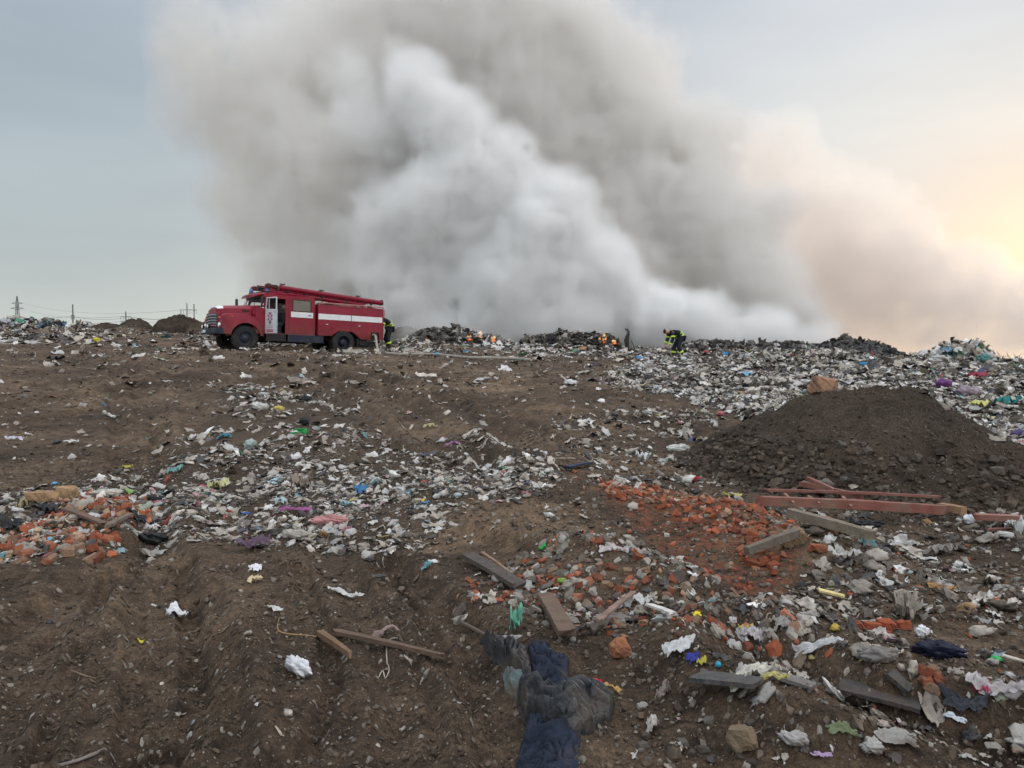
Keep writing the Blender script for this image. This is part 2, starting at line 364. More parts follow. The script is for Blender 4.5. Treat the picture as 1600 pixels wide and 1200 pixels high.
def h_ground(x, y):
    x = np.asarray(x, float); y = np.asarray(y, float)
    z = h_base(x, y)+h_noise(x, y)
    for pts, hw, dep, berm in RUTS:
        xs = [p[0] for p in pts]; ys = [p[1] for p in pts]; m = (x > min(xs)-2) & (x < max(xs)+2) & (y > min(ys)-2) & (y < max(ys)+2)
        if not np.any(m): continue
        wv = hw*(1+.35*fb(x[m], y[m], .6, 2, 61)) if x.ndim else hw
        d, sd = poly_dist(x[m], y[m], pts) if x.ndim else poly_dist(x, y, pts)
        q = d/wv; dz = -dep*(1-sstep(.55, 1.25, q))+berm*np.exp(-((q-1.7)/.55)**2)
        if x.ndim and .03 < dep:                       # lug prints left by tyre treads
            lug = np.clip(np.sin(2*math.pi*(sd/(.15 if hw > .12 else .10))+d*22)*2.2, -1, 1); dz += (.013 if hw > .12 else .009)*lug*(1-sstep(.55, 1.0, q))*np.clip(.6+fb(x[m], y[m], .7, 2, 63), 0, 1)
        if x.ndim: z[m] += dz
        else: z = z+dz
    for pts, hw, hgt in BERMS:
        xs = [p[0] for p in pts]; ys = [p[1] for p in pts]; k = hw*3; m = (x > min(xs)-k) & (x < max(xs)+k) & (y > min(ys)-k) & (y < max(ys)+k)
        if not np.any(m): continue
        d, sd = poly_dist(x[m], y[m], pts); g = hgt*np.exp(-(d/hw)**2*1.2)*(1+.5*fb(x[m], y[m], .8, 3, 71)); z[m] += g
    # far banks and heaps of earth standing on the plateau
    # level stand where the truck is parked
    ex, ey = x-TRUCK_FRONT[0], y-TRUCK_FRONT[1]; u = -(ex*_td[0]+ey*_td[1]); v = ex*_tl[0]+ey*_tl[1]+1.1
    k = sstep(-5, -1.6, u)*(1-sstep(6.0, 10.5, u))*sstep(-4.2, -1.5, v)*(1-sstep(3.2, 8.5, v))
    z = z*(1-k)+k*(TRUCK_ZF+(TRUCK_ZR-TRUCK_ZF)*u/TRUCK_L-.012+.015*fb(x, y, .5, 2, 3))
    for (cx_, cy_, rx, ry, hh, sd_) in HEAPS:
        q = ((x-cx_)/rx)**2+((y-cy_)/ry)**2; m = q < 1.6
        if np.any(m): z[m] += hh*np.clip(1-q[m]/1.5, 0, 1)**1.3*(1+.35*fb(x[m], y[m], rx*.5, 4, sd_))
    return z
TRUCK_YAW, TRUCK_L = math.pi+R(37.5), 4.19
TRUCK_FRONT = (30.5*(384-800)/FPX, 30.5)      # where the near front wheel touches the ground
TRUCK_ZF, TRUCK_ZR = CAMZ+(560-548.7)*30.5/FPX, CAMZ+(560-553.4)*33.05/FPX
_td = (math.cos(TRUCK_YAW), math.sin(TRUCK_YAW)); _tl = (-_td[1], _td[0])
def _hp(px, d, rxp, ry, hh, sd_): return ((px-800)/FPX*d, d, rxp/FPX*d, ry, hh, sd_)
HEAPS = [_hp(215, 50, 26, 3, .35, 82), _hp(700, 44, 70, 2.6, .35, 84), _hp(1330, 48, 60, 3, .35, 85), _hp(1210, 50, 80, 3, .2, 86)]
def h_top(x, y):
    z = h_ground(x, y); mh, s = mound_h(x, y); return np.maximum(z, h_base(x, y)+mh-.06*(s <= 0))
def H(x, y):
    return float(h_top(np.array([float(x)]), np.array([float(y)]))[0])
_S1 = np.exp(np.linspace(math.log(1.5), math.log(85), 620))
def PX(px, py):
    """point where a pixel meets the ground: coarse march along the ray, then a fine one"""
    dx, dy, dz = ray(px, py); dx, dy, dz = float(dx), float(dy), float(dz); s = _S1
    for _ in range(2):
        b = np.nonzero(CAMZ+dz*s < h_top(dx*s, dy*s))[0]
        if not len(b): s = np.array([_S1[-120]]); break
        i = max(1, int(b[0])); s = np.linspace(s[i-1], s[i], 24)
    t = float(s[min(len(s)-1, 12)]); x, y = dx*t, dy*t
    return Vector((x, y, H(x, y)))

# ------------------------------------------------------------ mesh and material helpers
def mesh_np(name, co, faces, mat=None, parent=None, smooth=False, col=None, link=True):
    """co Nx3, faces: array Fx3/Fx4 or list of lists; col Nx3 point colours"""
    me = bpy.data.meshes.new(name); co = np.asarray(co, np.float32)
    if isinstance(faces, np.ndarray):
        k = faces.shape[1]; nf = len(faces)
        me.vertices.add(len(co)); me.vertices.foreach_set('co', co.ravel())
        me.loops.add(nf*k); me.loops.foreach_set('vertex_index', faces.astype(np.int32).ravel())
        me.polygons.add(nf); me.polygons.foreach_set('loop_start', np.arange(0, nf*k, k, dtype=np.int32))
        me.update(calc_edges=True)
    else: me.from_pydata([tuple(map(float, v)) for v in co], [], faces)
    if smooth: me.polygons.foreach_set('use_smooth', np.ones(len(me.polygons), bool))
    if col is not None:
        at = me.color_attributes.new('col', 'FLOAT_COLOR', 'POINT'); c4 = np.ones((len(co), 4), np.float32); c4[:, :3] = col; at.data.foreach_set('color', c4.ravel())
    if not smooth: me.polygons.foreach_set('use_smooth', np.zeros(len(me.polygons), bool))
    if mat: me.materials.append(mat)
    o = bpy.data.objects.new(name, me)
    if link: C.objects.link(o)
    if parent: o.parent = parent
    return o
def grid_faces(nu, nv, wrap=False):
    i = np.arange(nu-1)[:, None]; j = np.arange(nv-1 if not wrap else nv)[None, :]; j2 = (j+1) % nv
    a = i*nv+j; b = (i+1)*nv+j; c = (i+1)*nv+j2; d = i*nv+j2
    return np.stack([a, b, c, d], -1).reshape(-1, 4)
def mat(name, color, rough=.8, metal=0, spec=.3, bump=None, var=None, scale=8, alpha=None, trans=0, emis=None, coat=0, dirt=None, mud=0):
    m = bpy.data.materials.new(name); m.use_nodes = True; t = m.node_tree; b = t.nodes['Principled BSDF']
    b.inputs['Roughness'].default_value = rough; b.inputs['Metallic'].default_value = metal; b.inputs['Specular IOR Level'].default_value = spec
    b.inputs['Coat Weight'].default_value = coat
    tcn = t.nodes.new('ShaderNodeTexCoord')
    if isinstance(color, str):
        an = t.nodes.new('ShaderNodeAttribute'); an.attribute_name = color; base = an.outputs['Color']
    else:
        rg = t.nodes.new('ShaderNodeRGB'); rg.outputs[0].default_value = (*color, 1); base = rg.outputs[0]
    if var:
        n = t.nodes.new('ShaderNodeTexNoise'); n.inputs['Scale'].default_value = scale; n.inputs['Detail'].default_value = 6; t.links.new(tcn.outputs['Object'], n.inputs['Vector'])
        r = ramp(t, [(.32, (1-var,)*3), (.68, (1+var*.8,)*3)], n.outputs['Fac'])
        x = t.nodes.new('ShaderNodeMix'); x.data_type = 'RGBA'; x.blend_type = 'MULTIPLY'; x.inputs[0].default_value = 1; t.links.new(base, x.inputs[6]); t.links.new(r.outputs[0], x.inputs[7]); base = x.outputs[2]
    if dirt:
        n = t.nodes.new('ShaderNodeTexNoise'); n.inputs['Scale'].default_value = dirt[2]; n.inputs['Detail'].default_value = 7; n.inputs['Roughness'].default_value = .65; t.links.new(tcn.outputs['Object'], n.inputs['Vector'])
        r = ramp(t, [(dirt[1]-.1, (0, 0, 0)), (dirt[1]+.12, (1, 1, 1))], n.outputs['Fac'])
        x = t.nodes.new('ShaderNodeMix'); x.data_type = 'RGBA'; t.links.new(r.outputs[0], x.inputs[0]); t.links.new(base, x.inputs[6]); x.inputs[7].default_value = (*dirt[0], 1); base = x.outputs[2]
    if mud:
        se = t.nodes.new('ShaderNodeSeparateXYZ'); t.links.new(tcn.outputs['Object'], se.inputs[0]); n = t.nodes.new('ShaderNodeTexNoise'); n.inputs['Scale'].default_value = 5; n.inputs['Detail'].default_value = 8; t.links.new(tcn.outputs['Object'], n.inputs['Vector'])
        k1 = t.nodes.new('ShaderNodeMath'); k1.operation = 'MULTIPLY_ADD'; t.links.new(n.outputs['Fac'], k1.inputs[0]); k1.inputs[1].default_value = -1.1; t.links.new(se.outputs['Z'], k1.inputs[2])
        k2 = t.nodes.new('ShaderNodeMapRange'); t.links.new(k1.outputs[0], k2.inputs[0]); k2.inputs[1].default_value = .75; k2.inputs[2].default_value = .05; k2.inputs[3].default_value = 0; k2.inputs[4].default_value = .42
        x = t.nodes.new('ShaderNodeMix'); x.data_type = 'RGBA'; t.links.new(k2.outputs[0], x.inputs[0]); t.links.new(base, x.inputs[6]); x.inputs[7].default_value = (.11, .082, .06, 1); base = x.outputs[2]
    t.links.new(base, b.inputs['Base Color'])
    if bump:
        n = t.nodes.new('ShaderNodeTexNoise'); n.inputs['Scale'].default_value = bump[1]; n.inputs['Detail'].default_value = 5; t.links.new(tcn.outputs['Object'], n.inputs['Vector'])
        bp = t.nodes.new('ShaderNodeBump'); bp.inputs['Distance'].default_value = bump[0]; bp.inputs['Strength'].default_value = 1; t.links.new(n.outputs['Fac'], bp.inputs['Height']); t.links.new(bp.outputs[0], b.inputs['Normal'])
    if alpha is not None: b.inputs['Alpha'].default_value = alpha
    if trans: b.inputs['Transmission Weight'].default_value = trans
    if emis: b.inputs['Emission Color'].default_value = (*emis[0], 1); b.inputs['Emission Strength'].default_value = emis[1]
    return m

# ------------------------------------------------------------ ground
def soil_material():
    m = bpy.data.materials.new('soil'); m.use_nodes = True; t = m.node_tree; b = t.nodes['Principled BSDF']
    b.inputs['Roughness'].default_value = .95; b.inputs['Specular IOR Level'].default_value = .25
    geo = t.nodes.new('ShaderNodeNewGeometry'); P = geo.outputs['Position']
    def noise(sc, det, ro=.6):
        n = t.nodes.new('ShaderNodeTexNoise'); n.inputs['Scale'].default_value = sc; n.inputs['Detail'].default_value = det; n.inputs['Roughness'].default_value = ro; t.links.new(P, n.inputs['Vector']); return n
    def mixc(f, a, c, bt='MIX'):
        x = t.nodes.new('ShaderNodeMix'); x.data_type = 'RGBA'; x.blend_type = bt
        if isinstance(f, (int, float)): x.inputs[0].default_value = f
        else: t.links.new(f, x.inputs[0])
        for i, v in ((6, a), (7, c)):
            if isinstance(v, tuple): x.inputs[i].default_value = (*v, 1)
            else: t.links.new(v, x.inputs[i])
        return x.outputs[2]
    n1 = noise(.55, 6); n2 = noise(5, 8, .7); n3 = noise(38, 6, .7); n9 = noise(150, 5, .7)
    c1 = ramp(t, [(.32, (.056, .038, .026)), (.5, (.104, .072, .048)), (.70, (.195, .138, .092))], n1.outputs['Fac']).outputs[0]
    c9 = ramp(t, [(.36, (.6, .6, .6)), (.5, (1, 1, 1)), (.66, (1.5, 1.45, 1.4))], n9.outputs['Fac']).outputs[0]
    c2 = ramp(t, [(.34, (.42, .42, .43)), (.5, (.95, .95, .95)), (.70, (1.55, 1.5, 1.45))], n2.outputs['Fac']).outputs[0]
    c3 = ramp(t, [(.33, (.55, .54, .54)), (.5, (1, 1, 1)), (.68, (1.55, 1.5, 1.42))], n3.outputs['Fac']).outputs[0]
    c = mixc(1., mixc(1., mixc(1., c1, c2, 'MULTIPLY'), c3, 'MULTIPLY'), c9, 'MULTIPLY')
    zone = t.nodes.new('ShaderNodeAttribute'); zone.attribute_name = 'zone'; sz = t.nodes.new('ShaderNodeSeparateColor'); t.links.new(zone.outputs['Color'], sz.inputs[0])
    def gate(sock, nz_, lo, hi):
        a = t.nodes.new('ShaderNodeMath'); a.operation = 'ADD'; t.links.new(sock, a.inputs[0]); t.links.new(nz_, a.inputs[1])
        q = t.nodes.new('ShaderNodeMapRange'); q.inputs[1].default_value = lo; q.inputs[2].default_value = hi; t.links.new(a.outputs[0], q.inputs[0]); return q.outputs[0]
    n4 = noise(3.2, 7, .72); n5 = noise(7, 6, .75)
    c = mixc(gate(sz.outputs[0], n4.outputs["Fac"], 1.35, 1.75), c, mixc(1., (.30, .20, .125), c3, 'MULTIPLY'))
    c = mixc(gate(sz.outputs[1], n5.outputs["Fac"], 1.42, 1.72), c, mixc(1., (.30, .095, .048), c3, 'MULTIPLY'))
    c = mixc(gate(sz.outputs[2], n2.outputs['Fac'], .62, 1.35), c, mixc(1., (.044, .034, .026), c3, 'MULTIPLY'))
    # small pale stones and specks
    for sc, th, cl_, off in ((42, .16, (.32, .28, .23), 0), (95, .17, (.36, .33, .29), 5), (20, .10, (.22, .19, .16), 9)):
        v = t.nodes.new('ShaderNodeTexVoronoi'); v.inputs['Scale'].default_value = sc; t.links.new(P, v.inputs['Vector'])
        sr = t.nodes.new('ShaderNodeSeparateColor'); t.links.new(v.outputs['Color'], sr.inputs[0])
        a = t.nodes.new('ShaderNodeMath'); a.operation = 'LESS_THAN'; t.links.new(v.outputs['Distance'], a.inputs[0]); a.inputs[1].default_value = th*1.6
        g = t.nodes.new('ShaderNodeMath'); g.operation = 'GREATER_THAN'; t.links.new(sr.outputs[0], g.inputs[0]); g.inputs[1].default_value = .955
        k = t.nodes.new('ShaderNodeMath'); k.operation = 'MULTIPLY'; t.links.new(a.outputs[0], k.inputs[0]); t.links.new(g.outputs[0], k.inputs[1])
        c = mixc(k.outputs[0], c, cl_)
    t.links.new(c, b.inputs['Base Color'])
    s1 = t.nodes.new('ShaderNodeMath'); s1.operation = 'MULTIPLY_ADD'; t.links.new(n3.outputs['Fac'], s1.inputs[0]); s1.inputs[1].default_value = .35; s9 = t.nodes.new('ShaderNodeMath'); s9.operation = 'MULTIPLY_ADD'; t.links.new(n9.outputs['Fac'], s9.inputs[0]); s9.inputs[1].default_value = .16; t.links.new(n2.outputs['Fac'], s9.inputs[2]); t.links.new(s9.outputs[0], s1.inputs[2])
    bp = t.nodes.new('ShaderNodeBump'); bp.inputs['Distance'].default_value = .075; bp.inputs['Strength'].default_value = 1.0; t.links.new(s1.outputs[0], bp.inputs['Height']); t.links.new(bp.outputs[0], b.inputs['Normal'])
    return m
SOIL = soil_material()
def build_ground():
    az = np.concatenate([np.linspace(-math.pi, -.78, 60, endpoint=False), np.linspace(-.78, .78, 880, endpoint=False), np.linspace(.78, math.pi, 60, endpoint=False)])
    rr = [.3, .8, 1.3, 1.8]; r = 2.2
    while r < 78: rr.append(r); r += r*(.0050 if r < 12 else .0085 if r < 30 else .011)
    while r < 3500: rr.append(r); r *= 1.12
    rr = np.array(rr); A, RR = np.meshgrid(az, rr, indexing='ij'); x = (np.sin(A)*RR).ravel(); y = (np.cos(A)*RR).ravel()
    z = h_ground(x, y)
    zc = np.zeros((len(x), 3))
    zc[:, 0] = zsample(Z_SAND, x, y); zc[:, 1] = zsample(Z_BRICK, x, y); zc[:, 2] = np.maximum(zsample(Z_FIELD, x, y), .4*zsample(Z_BAND, x, y))
    f = grid_faces(len(az), len(rr)); nr = len(rr)
    last = (len(az)-1)*nr+np.arange(nr-1); wrapf = np.stack([last, np.arange(nr-1), np.arange(1, nr), last+1], 1)
    f = np.concatenate([f, wrapf])[:, ::-1]
    o = mesh_np('ground', np.stack([x, y, z], 1), f, SOIL, smooth=True)
    at = o.data.color_attributes.new('zone', 'FLOAT_COLOR', 'POINT'); c4 = np.ones((len(x), 4), np.float32); c4[:, :3] = zc; at.data.foreach_set('color', c4.ravel())
    o['kind'] = 'structure'; return o
build_ground()
def build_mound():
    cx_, cy_, rx, ry, hh = MOUND; na, nr = 420, 230
    A = np.linspace(0, 2*math.pi, na, endpoint=False); Q = np.linspace(0.002, 1.12, nr)
    AA, QQ = np.meshgrid(A, Q, indexing='ij'); x = (cx_+np.cos(AA)*QQ*rx).ravel(); y = (cy_+np.sin(AA)*QQ*ry).ravel()
    mh, s = mound_h(x, y); z = h_base(x, y)+mh-.25*(QQ.ravel() > 1.04)
    z = np.where(s <= 0, h_ground(x, y)-.1, z)
    f = grid_faces(na, nr); last = (na-1)*nr+np.arange(nr-1); f = np.concatenate([f, np.stack([last, np.arange(nr-1), np.arange(1, nr), last+1], 1)])[:, ::-1]
    o = mesh_np('dirt_mound', np.stack([x, y, z], 1), f, SOIL, smooth=True)
    at = o.data.color_attributes.new('zone', 'FLOAT_COLOR', 'POINT'); c4 = np.zeros((len(x), 4), np.float32); c4[:, 2] = .62; c4[:, 3] = 1; at.data.foreach_set('color', c4.ravel())
    tag(o, 'large rounded mound of dark earth and stones tipped beside the litter field', 'earth mound')
build_mound()
# (px, py, depth, radius px, weight)
back = [(640,470,66,130,.8),(560,400,66,140,.7),(480,270,66,150,.7),(410,160,68,140,.65),(330,70,68,110,.5),(310,180,66,80,.45),(370,330,66,80,.5),(280,90,67,60,.4),
        (430,420,66,80,.5),(500,470,66,70,.5),(560,120,72,170,.7),(700,60,74,190,.8),(800,200,76,210,1.),(880,80,76,150,.7),(960,250,76,160,.9),(1060,350,74,150,.95),(1160,440,72,120,.95),(1170,340,74,80,.7),
        (1090,230,76,90,.6),(980,110,78,110,.6),(700,350,72,200,1),(800,440,70,160,1),(940,420,72,150,1),(1235,490,70,75,.9),(480,20,74,140,.4),(600,-50,74,170,.55),(820,-60,76,190,.6)]
front = [(700,505,50,46,.22),(840,515,49,40,.18),(935,500,50,50,.24),(1120,530,50,60,.26),(1230,540,50,50,.26),(640,510,52,40,.2),(1180,525,60,75,.6),(1090,515,60,85,.7),(1260,540,60,45,.5),(1000,500,60,90,.9),(930,430,60,95,.85),(850,350,61,100,.85),(770,290,62,100,.8),(700,220,63,90,.7),(660,150,64,80,.6),
         (625,105,65,45,.4),(700,330,62,120,.7),(800,440,61,130,.9),(900,510,60,100,.9),(620,350,63,110,.5),(590,450,62,90,.4),(690,460,62,120,.6),(740,520,60,80,.5),(820,520,60,80,.6),
         (660,520,58,50,.35),(570,220,66,100,.45),(560,380,64,90,.4),(540,130,66,70,.35)]
drift = [(1250,330,84,130,.6),(1660,560,90,110,.6),(1300,530,84,80,.5),(1330,380,84,130,.7),(1420,440,86,120,.7),(1520,480,88,110,.7),(1600,470,90,80,.5),(1380,500,84,110,.7),(1500,530,88,90,.7),(1290,450,82,100,.7),(1170,240,82,90,.5),(1620,510,90,90,.7),(1700,500,92,100,.5),(1230,220,83,60,.45)]
smoke_grid('smoke', 'great grey brown smoke cloud rising behind the truck and ridge', back, (-50,54,0.5), (34,90,38), .32, 3, 3.4, (.930,.920,.902), .62, .46, 1.35, depth_sq=.8, billow_size=6.5, aniso=0, dpow=1.9)
smoke_grid('smoke', 'dense white smoke billowing low and up to the left from the burning ridge', front, (-22,45,0.5), (30,72,32), .21, 5, 2.2, (.992,.991,.987), 2.4, .42, 1.3, billow_size=4.4, depth_sq=.7, aniso=0, dpow=2.2)
smoke_grid('smoke', 'thin pinkish smoke drifting low over the right of the ridge', drift, (14,72,0.5), (84,104,32), .5, 8, 3.5, (.955,.92,.895), .22, .42, 1.1, depth_sq=.7, aniso=.55)
# ------------------------------------------------------------ solid-shape helper
class MB:
    def __init__(s): s.bm = bmesh.new(); s.mi = 0
    def _m(s, faces):
        for f in faces: f.material_index = s.mi
    def box(s, c, d, rot=None, bev=0):
        g = bmesh.ops.create_cube(s.bm, size=1); v = g['verts']
        bmesh.ops.scale(s.bm, vec=d, verts=v)
        if bev:
            e = list({e for q in v for e in q.link_edges}); r = bmesh.ops.bevel(s.bm, geom=e, offset=bev, segments=2, profile=.7, affect='EDGES'); v = list({q for f in r['faces'] for q in f.verts} | {q for q in v if q.is_valid})
        if rot is not None: bmesh.ops.rotate(s.bm, cent=(0, 0, 0), matrix=Euler(rot).to_matrix(), verts=v)
        bmesh.ops.translate(s.bm, vec=c, verts=v); s._m({f for q in v for f in q.link_faces}); return v
    def prism(s, pts, y0, y1, bev=0):
        """outline in x,z, from y0 to y1"""
        n = len(pts); a = [s.bm.verts.new((x, y0, z)) for x, z in pts]; b = [s.bm.verts.new((x, y1, z)) for x, z in pts]
        fs = [s.bm.faces.new(a), s.bm.faces.new(b[::-1])]
        for i in range(n): fs.append(s.bm.faces.new((a[i], b[i], b[(i+1) % n], a[(i+1) % n])))
        s._m(fs)
        if bev:
            e = [q for q in list({e for f in fs[:2] for e in f.edges})]
            bmesh.ops.bevel(s.bm, geom=e, offset=bev, segments=2, profile=.7, affect='EDGES')
        return a+b
    def tube(s, pts, r, n=10, cap=True):
        pts = [Vector(p) for p in pts]; rings = []
        for i, p in enumerate(pts):
            t = (pts[min(i+1, len(pts)-1)]-pts[max(i-1, 0)]).normalized(); up = Vector((0, 0, 1)) if abs(t.z) < .95 else Vector((1, 0, 0))
            u = t.cross(up).normalized(); w_ = t.cross(u); rr = r[i] if isinstance(r, (list, tuple)) else r
            rings.append([s.bm.verts.new(p+(u*math.cos(k*2*math.pi/n)+w_*math.sin(k*2*math.pi/n))*rr) for k in range(n)])
        fs = []
        for a, b in zip(rings[:-1], rings[1:]):
            for k in range(n): fs.append(s.bm.faces.new((a[k], a[(k+1) % n], b[(k+1) % n], b[k])))
        if cap: fs.append(s.bm.faces.new(rings[0][::-1])); fs.append(s.bm.faces.new(rings[-1]))
        s._m(fs)
    def lathe(s, prof, c, axis='y', n=28, sgn=1, cap=True):
        """prof: list of (radius, offset along axis)"""
        rings = []
        for r, o in prof:
            ring = []
            for k in range(n):
                a = k*2*math.pi/n; ca, sa = math.cos(a)*r, math.sin(a)*r
                p = (ca, o*sgn, sa) if axis == 'y' else (o*sgn, ca, sa) if axis == 'x' else (ca, sa, o*sgn)
                ring.append(s.bm.verts.new((c[0]+p[0], c[1]+p[1], c[2]+p[2])))
            rings.append(ring)
        fs = []
        for a, b in zip(rings[:-1], rings[1:]):
            for k in range(n): fs.append(s.bm.faces.new((a[k], a[(k+1) % n], b[(k+1) % n], b[k])))
        if cap: fs.append(s.bm.faces.new(rings[0])); fs.append(s.bm.faces.new(rings[-1]))
        s._m(fs)
    def loft(s, secs, cap=True):
        rings = [[s.bm.verts.new(p) for p in sec] for sec in secs]; n = len(secs[0]); fs = []
        for a, b in zip(rings[:-1], rings[1:]):
            for k in range(n): fs.append(s.bm.faces.new((a[k], a[(k+1) % n], b[(k+1) % n], b[k])))
        if cap: fs.append(s.bm.faces.new(rings[0][::-1])); fs.append(s.bm.faces.new(rings[-1]))
        s._m(fs)
    def patch(s, pts):
        f = s.bm.faces.new([s.bm.verts.new(p) for p in pts]); s._m([f]); return f
    def build(s, name, m, parent=None, smooth=None):
        bm = s.bm; bmesh.ops.recalc_face_normals(bm, faces=bm.faces[:]); me = bpy.data.meshes.new(name); bm.to_mesh(me); bm.free()
        for q in (m if isinstance(m, (list, tuple)) else [m]): me.materials.append(q)
        if smooth is not None:
            me.polygons.foreach_set('use_smooth', np.ones(len(me.polygons), bool)); me.set_sharp_from_angle(angle=R(smooth))
        o = bpy.data.objects.new(name, me); C.objects.link(o)
        if parent: o.parent = parent
        return o
def empty(name, loc, rot=(0, 0, 0), label=None, cat=None, group=None):
    o = bpy.data.objects.new(name, None); C.objects.link(o); o.location = loc; o.rotation_euler = rot; o.empty_display_size = .2
    return tag(o, label, cat, group)

# ------------------------------------------------------------ fire truck; local x = forward, y = driver's side, z = up, origin under the front axle
RED = mat('red_paint', (.225, .0024, .023), rough=.42, spec=.3, coat=.12, var=.20, scale=1.8, dirt=((.15, .05, .045), .68, 2.1), bump=(.012, 2.0), mud=1)
RED2 = mat('red_paint_tubes', (.205, .004, .022), rough=.42, spec=.3, coat=.1, var=.15, scale=3)
WHITE = mat('white_paint', (.74, .76, .78), rough=.45, var=.06, scale=5, dirt=((.42, .38, .33), .68, 3))
DOORW = mat('door_white', (.60, .59, .63), rough=.45, var=.05, scale=5)
BLACK = mat('black_paint', (.018, .019, .022), rough=.5, var=.3, scale=6, dirt=((.06, .047, .036), .6, 4))
NAVY = mat('dark_blue_metal', (.014, .022, .045), rough=.45, var=.3, scale=5, dirt=((.06, .05, .04), .64, 3))
TYRE = mat('tyre_rubber', (.020, .021, .024), rough=.82, bump=(.004, 30), dirt=((.075, .06, .047), .58, 3.5))
RIM = mat('rim_paint', (.022, .030, .048), rough=.5, dirt=((.06, .05, .04), .6, 6))
GLASS = mat('window_glass', (.10, .13, .13), rough=.05, spec=.8, alpha=.13)
GLASSD = mat('rear_window_glass', (.07, .095, .09), rough=.08, spec=.9, alpha=.80)
CHROME = mat('bare_metal', (.55, .56, .58), rough=.3, metal=.8)
BLUE = mat('blue_beacon_glass', (.03, .08, .30), rough=.15, spec=.8, coat=.5)
LAMP = mat('lamp_glass', (.80, .80, .78), rough=.1, spec=.8, coat=.6)
AMBER = mat('amber_lens', (.55, .18, .04), rough=.2)
CABIN = mat('cabin_trim', (.030, .034, .034), rough=.8, var=.3, scale=8)
PALEBLUE = mat('pale_blue_paint', (.32, .42, .45), rough=.5, var=.1)
HOSE = mat('canvas_hose', (.30, .275, .235), rough=.9, var=.25, scale=6, bump=(.004, 60))
PINKRED = mat('faded_red', (.50, .20, .20), rough=.6, var=.2)
SIGN = mat('sign_red', (.36, .03, .05), rough=.6)
SIGNK = mat('sign_dark', (.05, .05, .08), rough=.6)

